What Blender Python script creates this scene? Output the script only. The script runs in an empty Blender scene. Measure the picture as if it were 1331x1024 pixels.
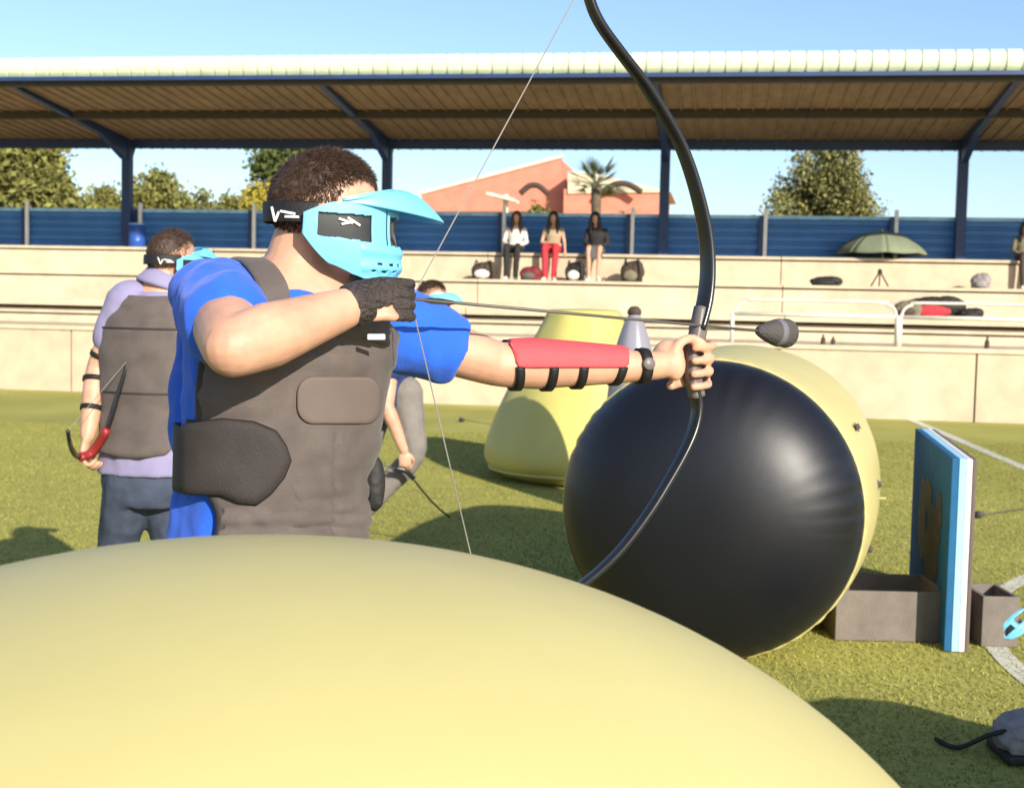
import bpy, math, random
import numpy as np
from mathutils import Vector, Matrix, noise
random.seed(7); rng = np.random.default_rng(7)
scene = bpy.context.scene
COL = scene.collection
V = Vector
# ------------------------------------------------------------------ camera
PW, PH, FPX = 1331.0, 1024.0, 1700.0
PSI, TH, RHO, CZ = .1587, .068, .0216, 1.53
CAM = V((0, 0, CZ))
FW = V((-math.sin(PSI)*math.cos(TH), math.cos(PSI)*math.cos(TH), -math.sin(TH)))
_r = V((math.cos(PSI), math.sin(PSI), 0)); _u = _r.cross(FW)
RT = _r*math.cos(RHO) + _u*math.sin(RHO)
UP = -_r*math.sin(RHO) + _u*math.cos(RHO)
RH = V((math.cos(PSI), math.sin(PSI), 0)); FH = V((-math.sin(PSI), math.cos(PSI), 0)); ZZ = V((0, 0, 1))
cd = bpy.data.cameras.new('camera'); cam = bpy.data.objects.new('camera', cd); COL.objects.link(cam)
cd.sensor_width = 36; cd.lens = 36*FPX/PW; cd.clip_start = .05; cd.clip_end = 2000
cam.matrix_world = Matrix(((RT.x, UP.x, -FW.x, CAM.x), (RT.y, UP.y, -FW.y, CAM.y), (RT.z, UP.z, -FW.z, CAM.z), (0, 0, 0, 1)))
cd.dof.use_dof = True; cd.dof.focus_distance = 2.4; cd.dof.aperture_fstop = 9.0
scene.camera = cam
# ------------------------------------------------------------------ sky, sun, exposure
SUN_EL, SUN_AZ = math.radians(23.5), math.radians(143)      # azimuth clockwise from +Y
world = bpy.data.worlds.new('World'); scene.world = world; world.use_nodes = True
wn = world.node_tree; bg = wn.nodes['Background']
sky = wn.nodes.new('ShaderNodeTexSky'); sky.sky_type = 'NISHITA'; sky.sun_disc = False
sky.sun_elevation = SUN_EL; sky.sun_rotation = SUN_AZ; sky.air_density = 1.0; sky.dust_density = .8; sky.ozone_density = 2.0
tint = wn.nodes.new('ShaderNodeVectorMath'); tint.operation = 'MULTIPLY'; tint.inputs[1].default_value = (.92, .96, 1.08)
wn.links.new(sky.outputs[0], tint.inputs[0]); wn.links.new(tint.outputs[0], bg.inputs[0]); bg.inputs[1].default_value = .114
sd = bpy.data.lights.new('sun', 'SUN'); sun = bpy.data.objects.new('sun', sd); COL.objects.link(sun)
sd.energy = 4.6; sd.angle = math.radians(.55); sd.color = (1, .93, .80)
sunv = V((math.sin(SUN_AZ)*math.cos(SUN_EL), math.cos(SUN_AZ)*math.cos(SUN_EL), math.sin(SUN_EL)))
sun.rotation_euler = (-sunv).to_track_quat('-Z', 'Y').to_euler()
vs = scene.view_settings; vs.view_transform = 'Standard'; vs.look = 'None'; vs.gamma = 1; vs.use_curve_mapping = False
vs.exposure = .68

# ------------------------------------------------------------------ pixel helpers (photo pixels -> places)
def px(x, y, d):                       # point at camera depth d
    return CAM + (FW + RT*((x-PW/2)/FPX) + UP*((PH/2-y)/FPX))*d
def onZ(x, y, z=0.):
    d = FW + RT*((x-PW/2)/FPX) + UP*((PH/2-y)/FPX); return CAM + d*((z-CZ)/d.z)
def onY(x, y, Y):
    d = FW + RT*((x-PW/2)/FPX) + UP*((PH/2-y)/FPX); return CAM + d*(Y/d.y)
def proj(p):
    d = p-CAM; z = d.dot(FW); return (PW/2+FPX*d.dot(RT)/z, PH/2-FPX*d.dot(UP)/z, z)

# ------------------------------------------------------------------ materials
MATS = {}
def lin(r, g, b):
    f = lambda c: (c/255/12.92) if c/255 <= .04045 else ((c/255+.055)/1.055)**2.4
    return (f(r), f(g), f(b))
def mat(name, col, rough=.6, var=.12, vscale=8., bump=0., bscale=60., spec=.5, metal=0., sss=0., sheen=0., trans=0., island=0., coat=0., stretch=(1, 1, 1), var2=0., v2scale=1.):
    m = bpy.data.materials.new(name); m.use_nodes = True; t = m.node_tree; N = t.nodes; L = t.links
    b = N['Principled BSDF']
    tc = N.new('ShaderNodeTexCoord'); mp = N.new('ShaderNodeMapping'); mp.inputs['Scale'].default_value = stretch
    L.new(tc.outputs['Object'], mp.inputs[0])
    nz = N.new('ShaderNodeTexNoise'); nz.inputs['Scale'].default_value = vscale; nz.inputs['Detail'].default_value = 6
    L.new(mp.outputs[0], nz.inputs['Vector'])
    mr = N.new('ShaderNodeMapRange'); mr.inputs[1].default_value = .3; mr.inputs[2].default_value = .7
    mr.inputs[3].default_value = 1-var; mr.inputs[4].default_value = 1+var
    L.new(nz.outputs['Fac'], mr.inputs[0])
    fac = mr.outputs[0]
    def mul(a, bb):
        q = N.new('ShaderNodeMath'); q.operation = 'MULTIPLY'; L.new(a, q.inputs[0]); L.new(bb, q.inputs[1]); return q.outputs[0]
    if var2:
        n2 = N.new('ShaderNodeTexNoise'); n2.inputs['Scale'].default_value = v2scale; n2.inputs['Detail'].default_value = 3
        L.new(tc.outputs['Object'], n2.inputs['Vector'])
        m2 = N.new('ShaderNodeMapRange'); m2.inputs[1].default_value = .3; m2.inputs[2].default_value = .7
        m2.inputs[3].default_value = 1-var2; m2.inputs[4].default_value = 1+var2; L.new(n2.outputs['Fac'], m2.inputs[0]); fac = mul(fac, m2.outputs[0])
    if island:
        g = N.new('ShaderNodeNewGeometry'); m3 = N.new('ShaderNodeMapRange')
        m3.inputs[3].default_value = 1-island; m3.inputs[4].default_value = 1+island
        L.new(g.outputs['Random Per Island'], m3.inputs[0]); fac = mul(fac, m3.outputs[0])
    mx = N.new('ShaderNodeVectorMath'); mx.operation = 'SCALE'; mx.inputs[0].default_value = col
    L.new(fac, mx.inputs['Scale']); L.new(mx.outputs[0], b.inputs['Base Color'])
    b.inputs['Roughness'].default_value = rough; b.inputs['Metallic'].default_value = metal
    b.inputs['Specular IOR Level'].default_value = spec
    if sss: b.inputs['Subsurface Weight'].default_value = sss; b.inputs['Subsurface Radius'].default_value = (.012, .005, .003); b.inputs['Subsurface Scale'].default_value = 1.
    if sheen: b.inputs['Sheen Weight'].default_value = sheen
    if trans: b.inputs['Transmission Weight'].default_value = trans
    if coat: b.inputs['Coat Weight'].default_value = coat; b.inputs['Coat Roughness'].default_value = .15
    if bump:
        n3 = N.new('ShaderNodeTexNoise'); n3.inputs['Scale'].default_value = bscale; n3.inputs['Detail'].default_value = 5
        L.new(mp.outputs[0], n3.inputs['Vector'])
        bp = N.new('ShaderNodeBump'); bp.inputs['Strength'].default_value = bump; bp.inputs['Distance'].default_value = .02
        L.new(n3.outputs['Fac'], bp.inputs['Height']); L.new(bp.outputs[0], b.inputs['Normal'])
    MATS[name] = m; return m
mat('turf', (.35, .33, .085), .95, .16, 40, .25, 220, .15, var2=.16, v2scale=.5)
mat('grass', (.275, .262, .062), .9, .1, 5, spec=.2, island=.35)
mat('line', (.62, .60, .50), .9, .15, 20, .4, 200, .1)
mat('concrete', (.50, .405, .285), .9, .10, 3, .25, 30, .2, var2=.07, v2scale=.6)
mat('concrete2', (.53, .44, .315), .9, .10, 4, .25, 40, .2, var2=.07, v2scale=.5)
mat('joint_shade', (.12, .09, .06), .95)  # dark tone of the wall joints, also painted shade in the step recesses
mat('fence_blue', (.045, .165, .42), .5, .12, 2, .05, 20, .4, var2=.1, v2scale=.4)
mat('fence_top', (.28, .52, .75), .5, .2, 6)
mat('post_light', (.80, .80, .80), .5, .1, 5)
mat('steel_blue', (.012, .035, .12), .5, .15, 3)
mat('steel_lit', (.22, .42, .70), .5, .1, 3)
mat('roof_under', (.21, .145, .085), .7, .2, 2.5, stretch=(4, 1, 1), var2=.15, v2scale=.7)
mat('roof_green', (.56, .62, .47), .6, .10, 3)
mat('purlin', (.05, .04, .035), .7)
mat('yellow_vinyl', (.50, .435, .18), .5, .04, 3, .10, 5, .45, var2=.04, v2scale=1.2)
mat('yellow_vinyl2', (.49, .44, .13), .45, .05, 3, .03, 12, .4)
mat('black_vinyl', (.006, .0062, .009), .43, .15, 4, .03, 14, .42)
mat('grey_vinyl', (.23, .22, .25), .30, .1, 4, .03, 14, .6)
mat('skin', (.56, .305, .20), .50, .10, 30, .07, 260, .4, sss=.10, var2=.10, v2scale=11)
mat('hair_brown', (.045, .024, .014), .55, .25, 60, island=.35, spec=.35)
mat('hair_black', (.012, .009, .008), .5, .25, 60, island=.3)
mat('shirt_blue', (.022, .115, .62), .8, .08, 12, .25, 420, .2, sheen=.15)
mat('shirt_lav', (.25, .225, .36), .85, .08, 12, .25, 300, .2, sheen=.1)
mat('shirt_navy', (.012, .03, .12), .85, .1, 12)
mat('vest_grey', (.098, .077, .068), .66, .18, 16, .22, 420, .35, sheen=.1)
mat('vest_dark', (.034, .027, .025), .66, .22, 14, .22, 420, .35)
mat('vest_patch', (.135, .105, .092), .75, .05, 20, .1, 700, .2)
mat('black_strap', (.010, .009, .009), .6, .2, 60, .2, 300, .4)
mat('jeans', (.055, .068, .10), .9, .22, 14, .3, 260, .15, var2=.3, v2scale=4)
mat('trouser_grey', (.20, .18, .16), .9, .12, 12, .2, 200, .15)
mat('shoe_white', (.55, .54, .52), .7, .1, 12)
mat('mask_blue', (.16, .54, .80), .36, .04, 10, .02, 60, .5, coat=.15)
mat('mask_vent', (.012, .013, .016), .5, .2, 60)
mat('lens', (.10, .055, .03), .06, .05, 6, spec=.8, trans=.55)
mat('white_print', (.70, .70, .70), .6, .05, 20)
mat('glove', (.042, .031, .028), .6, .35, 40, .6, 130, .4)
mat('red_pad', (.66, .075, .085), .65, .06, 20, .2, 240, .3)
mat('bow_black', (.014, .014, .015), .28, .15, 20, spec=.6)
mat('bow_red', (.25, .02, .02), .4, .15, 20)
mat('riser_grey', (.14, .12, .11), .45, .15, 20)
mat('string', (.22, .20, .18), .7)
mat('foam', (.065, .058, .055), .85, .15, 40, .4, 200)
mat('foam_band', (.14, .13, .15), .8)
mat('wood_shaft', (.10, .085, .07), .5)
mat('board_blue', (.022, .115, .25), .8, .14, 9, .05, 30, .15)
mat('board_layer', (.33, .62, .78), .7, .05, 9)
mat('board_white', (.70, .68, .66), .8, .06, 9)
mat('board_print', (.06, .045, .03), .7, .5, 22)
mat('box_grey', (.165, .14, .12), .8, .12, 14, .2, 120, .3)
mat('box_dark', (.020, .016, .014), .9)
mat('roof_tile', (.62, .21, .14), .85, .12, 2, .2, 4)
mat('house_cream', (.62, .53, .38), .9, .08, 1.5)
mat('house_trim', (.66, .60, .50), .8)
mat('glass_dark', (.02, .02, .022), .1, spec=.8)
mat('leaf_olive', (.17, .165, .045), .75, .2, .5, spec=.2, island=.55)
mat('leaf_dark', (.085, .105, .030), .75, .2, .5, spec=.2, island=.55)
mat('leaf_yellow', (.34, .28, .04), .75, .2, .5, spec=.2, island=.4)
mat('leaf_conifer', (.19, .18, .060), .8, .2, .4, spec=.2, island=.6)
mat('leaf_palm', (.13, .15, .07), .6, .2, 1, spec=.3, island=.4)
mat('bark', (.11, .08, .05), .95, .3, 5, .5, 20)
mat('umbrella', (.17, .20, .13), .85, .1, 4, .1, 60)
mat('rail_white', (.66, .60, .50), .5, .08, 6)
mat('bag_black', (.015, .013, .012), .7, .2, 12, .3, 60)
mat('bag_brown', (.055, .035, .025), .75, .25, 12, .3, 60)
mat('bag_olive', (.16, .14, .09), .85, .2, 8, .3, 50)
mat('bag_red', (.16, .018, .02), .8, .2, 12)
mat('cloth_red', (.55, .03, .045), .85, .12, 12, .2, 60)
mat('cloth_white', (.62, .57, .53), .9, .08, 12, .2, 60)
mat('cloth_tan', (.36, .28, .18), .9, .12, 12)
mat('cloth_dark', (.018, .015, .016), .85, .2, 12)
mat('cloth_grey', (.10, .09, .085), .85, .2, 12)
mat('barrel_blue', (.02, .08, .35), .4, .1, 5)
mat('bag_grey', (.25, .23, .23), .8, .2, 14, .3, 80)

# ------------------------------------------------------------------ mesh helpers
class M:
    def __init__(s): s.v = []; s.f = []
    def add(s, vs_, fs):
        o = len(s.v); s.v += [tuple(v) for v in vs_]; s.f += [tuple(i+o for i in f) for f in fs]; return s
    def box(s, c, size, ax=None):
        c = V(c); X, Y, Z = ax if ax else (V((1, 0, 0)), V((0, 1, 0)), V((0, 0, 1)))
        sx, sy, sz = [q/2 for q in size]
        vs_ = [c+X*(a*sx)+Y*(b*sy)+Z*(d*sz) for a in (-1, 1) for b in (-1, 1) for d in (-1, 1)]
        return s.add(vs_, [(0, 1, 3, 2), (4, 6, 7, 5), (0, 4, 5, 1), (2, 3, 7, 6), (0, 2, 6, 4), (1, 5, 7, 3)])
    def b2(s, x0, x1, y0, y1, z0, z1): return s.box(((x0+x1)/2, (y0+y1)/2, (z0+z1)/2), (x1-x0, y1-y0, z1-z0))
    def ell(s, c, A, B, C, n=14, m=9):   # A,B,C semi-axis vectors
        c = V(c); vs_ = [c+C]
        for j in range(1, m):
            p = math.pi*j/m
            for i in range(n):
                t = 2*math.pi*i/n
                vs_.append(c+A*(math.sin(p)*math.cos(t))+B*(math.sin(p)*math.sin(t))+C*math.cos(p))
        vs_.append(c-C); L = len(vs_)-1; fs = []
        for i in range(n):
            k = (i+1) % n; fs.append((0, 1+i, 1+k)); fs.append((L, 1+(m-2)*n+k, 1+(m-2)*n+i))
            for j in range(m-2): fs.append((1+j*n+i, 1+(j+1)*n+i, 1+(j+1)*n+k, 1+j*n+k))
        return s.add(vs_, fs)
    def sph(s, c, r, n=14, m=9): return s.ell(c, V((r, 0, 0)), V((0, r, 0)), V((0, 0, r)), n, m)
    def rings(s, R, closed=True, cap=True):
        n = len(R[0]); vs_ = [p for r in R for p in r]; fs = []
        for j in range(len(R)-1):
            for i in range(n if closed else n-1):
                k = (i+1) % n; fs.append((j*n+i, j*n+k, (j+1)*n+k, (j+1)*n+i))
        if cap and closed: fs.append(tuple(range(n))[::-1]); fs.append(tuple((len(R)-1)*n+i for i in range(n)))
        return s.add(vs_, fs)
    def tube(s, pts, rad, n=12, sub=0, ball=False, closed=False):
        pts = [V(p) for p in pts]
        if not hasattr(rad, '__len__'): rad = [rad]*len(pts)
        if sub: pts, rad = crv(pts, rad, sub)
        t0 = (pts[1]-pts[0]).normalized(); u = t0.orthogonal().normalized(); R = []
        for i, p in enumerate(pts):
            a = pts[max(i-1, 0)]; b = pts[min(i+1, len(pts)-1)]; t = (b-a)
            t = t.normalized() if t.length > 1e-9 else t0
            u = (u-t*u.dot(t)).normalized(); w = t.cross(u)
            R.append([p+u*(rad[i]*math.cos(2*math.pi*k/n))+w*(rad[i]*math.sin(2*math.pi*k/n)) for k in range(n)])
        if ball: s.sph(pts[0], rad[0]*.99); s.sph(pts[-1], rad[-1]*.99)
        return s.rings(R)
    def band(s, pts, wv, half_w, half_t, sub=0):      # flat strip with thickness, wide along wv
        pts = [V(p) for p in pts]
        hw = half_w if hasattr(half_w, '__len__') else [half_w]*len(pts)
        if sub: pts, hw = crv(pts, hw, sub)
        R = []
        for i, p in enumerate(pts):
            t = (pts[min(i+1, len(pts)-1)]-pts[max(i-1, 0)]).normalized()
            w = (wv-t*wv.dot(t)).normalized(); q = t.cross(w)
            R.append([p+w*(hw[i]*a)+q*(half_t*b) for a, b in ((-1, -.5), (-.8, -1), (.8, -1), (1, -.5), (1, .5), (.8, 1), (-.8, 1), (-1, .5))])
        return s.rings(R)
    def lathe(s, c, ax, prof, n=24):      # prof list of (dist along ax, radius)
        ax = V(ax).normalized(); u = ax.orthogonal().normalized(); w = ax.cross(u); c = V(c)
        return s.rings([[c+ax*h+u*(r*math.cos(2*math.pi*k/n))+w*(r*math.sin(2*math.pi*k/n)) for k in range(n)] for h, r in prof])
def crv(pts, rad, k):
    P = []; Q = []; n = len(pts)
    for i in range(n-1):
        p0, p1, p2, p3 = pts[max(i-1, 0)], pts[i], pts[i+1], pts[min(i+2, n-1)]
        for j in range(k):
            t = j/k
            P.append(.5*((2*p1)+(p2-p0)*t+(2*p0-5*p1+4*p2-p3)*t*t+(3*p1-p0-3*p2+p3)*t**3))
            Q.append(rad[i]*(1-t)+rad[i+1]*t)
    P.append(pts[-1]); Q.append(rad[-1]); return P, Q
def tag(o, label=None, cat=None, group=None, kind=None):
    if label: o['label'] = label
    if cat: o['category'] = cat
    if group: o['group'] = group
    if kind: o['kind'] = kind
    return o
def thing(name, loc, label, cat, group=None):
    o = bpy.data.objects.new(name, None); COL.objects.link(o); o.location = loc; o.empty_display_size = .1
    return tag(o, label, cat, group)
def origin(parent):
    o = V((0, 0, 0))
    while parent: o += parent.location; parent = parent.parent
    return o
def put(name, mm, m, parent=None, smooth=False, bevel=0., loc=None, kind=None, sub=0):
    """link a bag of world-space geometry as ONE mesh object"""
    me = mm if isinstance(mm, bpy.types.Mesh) else bpy.data.meshes.new(name)
    if not isinstance(mm, bpy.types.Mesh): me.from_pydata(mm.v, [], mm.f)
    me.name = name
    base = origin(parent); here = V(loc) if loc is not None else base
    if here.length: me.transform(Matrix.Translation(-here))
    o = bpy.data.objects.new(name, me); COL.objects.link(o); o.location = here-base; o.parent = parent
    me.materials.append(MATS[m])
    if smooth: me.polygons.foreach_set('use_smooth', [True]*len(me.polygons))
    if bevel:
        b = o.modifiers.new('bevel', 'BEVEL'); b.width = bevel; b.segments = 2; b.limit_method = 'ANGLE'
    if sub: q = o.modifiers.new('sub', 'SUBSURF'); q.levels = q.render_levels = sub
    if kind: o['kind'] = kind
    me.update(); return o
def bake(me, mods):
    o = bpy.data.objects.new('tmp', me); COL.objects.link(o)
    for typ, kw in mods:
        q = o.modifiers.new(typ, typ)
        for k, v in kw.items(): setattr(q, k, v)
    dg = bpy.context.evaluated_depsgraph_get(); dg.update()
    r = bpy.data.meshes.new_from_object(o.evaluated_get(dg)); bpy.data.objects.remove(o); return r
def remesh(mm, voxel, it=6, fold=None):
    me = bpy.data.meshes.new('t'); me.from_pydata(mm.v, [], mm.f); me.update()
    r = bake(me, [('REMESH', dict(mode='VOXEL', voxel_size=voxel)), ('SMOOTH', dict(factor=.5, iterations=it))])
    if fold:
        nn = [v.normal.copy() for v in r.vertices]
        for v, n in zip(r.vertices, nn): v.co = v.co + n*fold(v.co)
    return r
def sheet(grid_pts, keep=None, closed=False, thick=.01, offset=1., sub=0):
    """grid of points -> solid sheet mesh; keep(j,i) chooses cells"""
    nj, ni = len(grid_pts), len(grid_pts[0]); me = bpy.data.meshes.new('s'); fs = []
    for j in range(nj-1):
        for i in range(ni if closed else ni-1):
            k = (i+1) % ni
            if keep is None or keep(j, i): fs.append((j*ni+i, j*ni+k, (j+1)*ni+k, (j+1)*ni+i))
    used = sorted({q for f in fs for q in f}); ix = {q: n for n, q in enumerate(used)}
    flat = [p for r in grid_pts for p in r]
    me.from_pydata([tuple(flat[q]) for q in used], [], [tuple(ix[q] for q in f) for f in fs]); me.update()
    mods = [('SOLIDIFY', dict(thickness=thick, offset=offset))]
    if sub: mods.append(('SUBSURF', dict(levels=sub, render_levels=sub)))
    return bake(me, mods)
def copy_tree(o, parent=None):
    c = o.copy(); COL.objects.link(c); c.parent = parent
    for ch in o.children: copy_tree(ch, c)
    return c

# ================================================================== THE SETTING
g = M(); g.add([(-600, -600, 0), (600, -600, 0), (600, 900, 0), (-600, 900, 0)], [(0, 1, 2, 3)])
tag(put('ground', g, 'turf'), kind='structure')
def gpt(x, d): return RH*x + FH*d            # ground point in camera-aligned metres
def flat_strip(name, pts, w, z=.004):
    m = M(); R = []
    for i, p in enumerate(pts):
        t = (pts[min(i+1, len(pts)-1)]-pts[max(i-1, 0)]).normalized(); n = V((-t.y, t.x, 0))
        R.append([p+n*w/2+V((0, 0, z)), p-n*w/2+V((0, 0, z))])
    m.rings(R, closed=False); tag(put(name, m, 'line'), kind='structure')
a, b = onZ(1190, 548), onZ(1331, 608); e = (b-a).normalized()
flat_strip('field_line', [a+e*t for t in (-.4, 2, 5, 9)], .13)
cc = gpt(5.7, 5.3)
flat_strip('field_line', [cc+V((math.cos(t)*3.5, math.sin(t)*3.5, 0)) for t in np.linspace(0, 2*math.pi, 97)], .10)
# grass fibres of the artificial turf where they are near enough to show
def turf_fibres(n):
    P = []
    xs = rng.uniform(-6.4, 6.4, n*3); ds = 2.6+13*rng.random(n*3)**1.6
    ok = np.abs(xs) < ds*.43; xs = xs[ok][:n]; ds = ds[ok][:n]; n = len(xs)
    bx = RH.x*xs+FH.x*ds; by = RH.y*xs+FH.y*ds
    an = rng.uniform(0, 2*np.pi, n); h = rng.uniform(.007, .017, n); w = rng.uniform(.0022, .004, n); ln = rng.normal(0, .012, (n, 2))
    v = np.zeros((n, 3, 3))
    v[:, 0, 0] = bx-np.cos(an)*w; v[:, 0, 1] = by-np.sin(an)*w
    v[:, 1, 0] = bx+np.cos(an)*w; v[:, 1, 1] = by+np.sin(an)*w
    v[:, 2, 0] = bx+ln[:, 0]; v[:, 2, 1] = by+ln[:, 1]; v[:, 2, 2] = h
    me = bpy.data.meshes.new('turf_fibres'); me.vertices.add(3*n); me.loops.add(3*n); me.polygons.add(n)
    me.vertices.foreach_set('co', v.reshape(-1)); me.loops.foreach_set('vertex_index', np.arange(3*n, dtype=np.int32))
    me.polygons.foreach_set('loop_start', np.arange(0, 3*n, 3, dtype=np.int32)); me.update(calc_edges=True)
    tag(put('turf_grass', me, 'grass'), 'short green artificial turf fibres covering the playing field', 'grass', kind='stuff')
turf_fibres(300000)

# ------------------------------------------------------------------ concrete terrace
YW, HW, YF, ZT = 19.40, 1.05, 25.08, 2.50
X0, X1 = -26., 17.
ter = thing('concrete_terrace', (0, YW, 0), 'cream concrete spectator terrace with low front wall below blue fence', 'terrace')
put('terrace_core', M().b2(X0, X1, YW+.16, 27.5, 0, .98), 'joint_shade', ter)
pan_w = onY(1268, 500, YW).x; step = (pan_w-onY(92, 460, YW).x)/5
kk = 0; xx = pan_w-step*9
while xx < X1:
    put('wall_panel', M().b2(max(xx+.012, X0), min(xx+step-.012, X1), YW, YW+.15, .0, HW-.075), 'concrete', ter, bevel=.008); xx += step
put('coping', M().b2(X0, X1, YW-.03, YW+.42, HW-.07, HW), 'concrete2', ter, bevel=.01)
put('walkway', M().b2(X0, X1, YW+.425, 27.5, .985, HW-.01), 'concrete2', ter)
def tier(y, z0, z1, depth, name='tier'):
    xs = X0
    while xs < X1:
        w = min(5.4, X1-xs)
        if z1-z0 > .2:
            put(name, M().b2(xs+.006, xs+w-.006, y+.02, y+depth, z0+.0, z1-.085), 'concrete2', ter, bevel=.012)
            put('nosing', M().b2(xs+.006, xs+w-.006, y, y+depth, z1-.055, z1), 'concrete2', ter, bevel=.010)
        else: put(name, M().b2(xs+.006, xs+w-.006, y, y+depth, z0, z1), 'concrete2', ter, bevel=.012)
        xs += 5.4
    if z1-z0 > .2: put('joint_shade', M().b2(X0, X1, y+.07, y+depth-.02, z1-.084, z1-.056), 'joint_shade', ter)  # recessed dark strip, its colour standing in for the shadow under the nosing
tier(21.75, HW-.01, 1.27, .62)
put('tier_recess', M().b2(X0, X1, 22.78, 23.3, HW-.01, 1.345), 'joint_shade', ter)  # recess coloured dark to give the shade below the bench slab
tier(22.20, 1.345, 1.47, 1.1, 'bench_slab')
tier(22.38, 1.275, 1.30, .4, 'bench_slab')
tier(23.25, HW, 1.98, 1.0)
tier(24.22, HW, ZT, 3.2)
# ------------------------------------------------------------------ blue sheet fence
fen = thing('blue_fence', (0, YF+.2, ZT), 'blue horizontally ribbed sheet metal fence along top of terrace', 'fence')
posts = [onY(x, 295, YF+.12).x for x in (35, 182, 330, 495, 655, 822, 995, 1165)]
d0 = posts[1]-posts[0]; d1 = posts[-1]-posts[-2]
posts = [posts[0]-d0*k for k in (3, 2, 1)]+posts+[posts[-1]+d1*k for k in (1, 2)]
for i, x in enumerate(posts):
    put('post', M().b2(x-.035, x+.035, YF+.10, YF+.16, ZT, ZT+.93), 'post_light', fen, bevel=.006)
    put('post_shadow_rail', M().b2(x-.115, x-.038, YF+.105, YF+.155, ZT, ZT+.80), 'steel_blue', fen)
ZB, ZTOP = ZT+.02, ZT+.80
for i in range(len(posts)-1):
    m = M(); R = []; n = 5
    prof = []
    for k in range(n):
        z = ZB+(ZTOP-ZB)*k/n; h = (ZTOP-ZB)/n
        prof += [(0, z), (0, z+h*.55), (.035, z+h*.68), (.035, z+h*.88)]
    prof.append((0, ZTOP)); j = random.uniform(-.006, .006)
    R = [[V((x, YF+.20+o+j, z)) for o, z in prof] for x in (posts[i]+.004, posts[i+1]-.004)]
    R += [[V((x, YF+.26+o+j, z)) for o, z in prof] for x in (posts[i+1]-.004, posts[i]+.004)]
    m.rings(R, closed=False); p = put('panel', m, 'fence_blue', fen)
    put('cap_rail', M().b2(posts[i]+.004, posts[i+1]-.004, YF+.17+j, YF+.30+j, ZTOP-.055, ZTOP+.012), 'fence_top', fen)
# ------------------------------------------------------------------ stand roof
YR, ZR0, ZR1, ZRB = 20.4, 5.11, 5.44, 4.70
roof = thing('stand_roof', (0, YF, ZT), 'long corrugated stand roof on blue steel columns over terrace', 'roof')
cols = [-11.98+5.402*i for i in range(-2, 6)]
for x in cols:
    c = put('column', M().b2(x-.09, x+.09, YF-.09, YF+.09, ZT, ZRB-.02), 'steel_blue', roof, bevel=.01)
    put('base_plate', M().b2(x-.14, x+.14, YF-.14, YF+.14, ZT, ZT+.025), 'steel_blue', c)
    # tapering rafter
    s = (ZR0-ZRB)/(YF-YR); prof = [(YF+.3, ZRB-.09), (YF+.3, ZRB-.02-.3*s), (YR+.28, ZR0-.02-.28*s), (YR+.28, ZR0-.10), (YF-1.2, ZRB-.16+1.2*s), (YF-.2, ZRB-.42), (YF+.1, ZRB-.42)]
    put('rafter', M().rings([[V((x-.06, y, z)) for y, z in prof], [V((x+.06, y, z)) for y, z in prof]]), 'steel_blue', roof)
s = (ZR0-ZRB)/(YF-YR)
for y, h, nm in ((YF+.05, .17, 'beam'), (22.75, .13, 'purlin'), (YR+.20, .09, 'purlin')):
    z = ZR0-(y-YR)*s
    put(nm, M().b2(X0, X1, y-.06, y+.06, z-h-.012, z-.012), 'purlin' if nm == 'purlin' else 'steel_blue', roof)
# corrugated sheet with a rounded bullnose eave
prof = [(YF+.9, ZR0-(YF+.9-YR)*s)]
prof += [(YR+.12, ZR0-.12*s)]
def corrug(pr, th, X0, X1, pitch, amp, m):
    R = []; n = int((X1-X0)/pitch)
    for k in range(n):
        for fx, a_ in ((0, 0), (.84, 0), (.86, 1), (.97, 1)):
            x = X0+(k+fx)*pitch; row = []
            for i, (y, z) in enumerate(pr):
                a = pr[max(i-1, 0)]; b = pr[min(i+1, len(pr)-1)]; t = V((0, b[0]-a[0], b[1]-a[1])).normalized(); nn = V((0, t.z, -t.y))
                row.append(V((x, y, z))+nn*(a_*amp+th))
            R.append(row)
    m.rings(R, closed=False)
m = M(); corrug(prof, 0, X0, X1, .24, -.028, m)
put('roof_lining', m, 'roof_under', roof)
nose = [(YR+.12, ZR0-.005), (YR+.03, ZR0+.02)]
rr = (ZR1-ZR0)/2
for k in range(9):
    t = -1.2+2.4*k/8; nose.append((YR+.10-math.cos(t)*rr*.75, ZR0+rr+.01+math.sin(t)*rr))
nose += [(YR+.35, ZR1+.005), (YR+1.0, ZR1-.03), (YF+.9, ZR1-.03-(YF-YR)*s)]
m = M(); corrug(nose, 0, X0, X1, .24, .024, m)
put('roof_sheet', m, 'roof_green', roof)
put('gutter', M().b2(X0, X1, YR+.0, YR+.10, ZR0-.05, ZR0+.012), 'steel_blue', roof)
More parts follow.
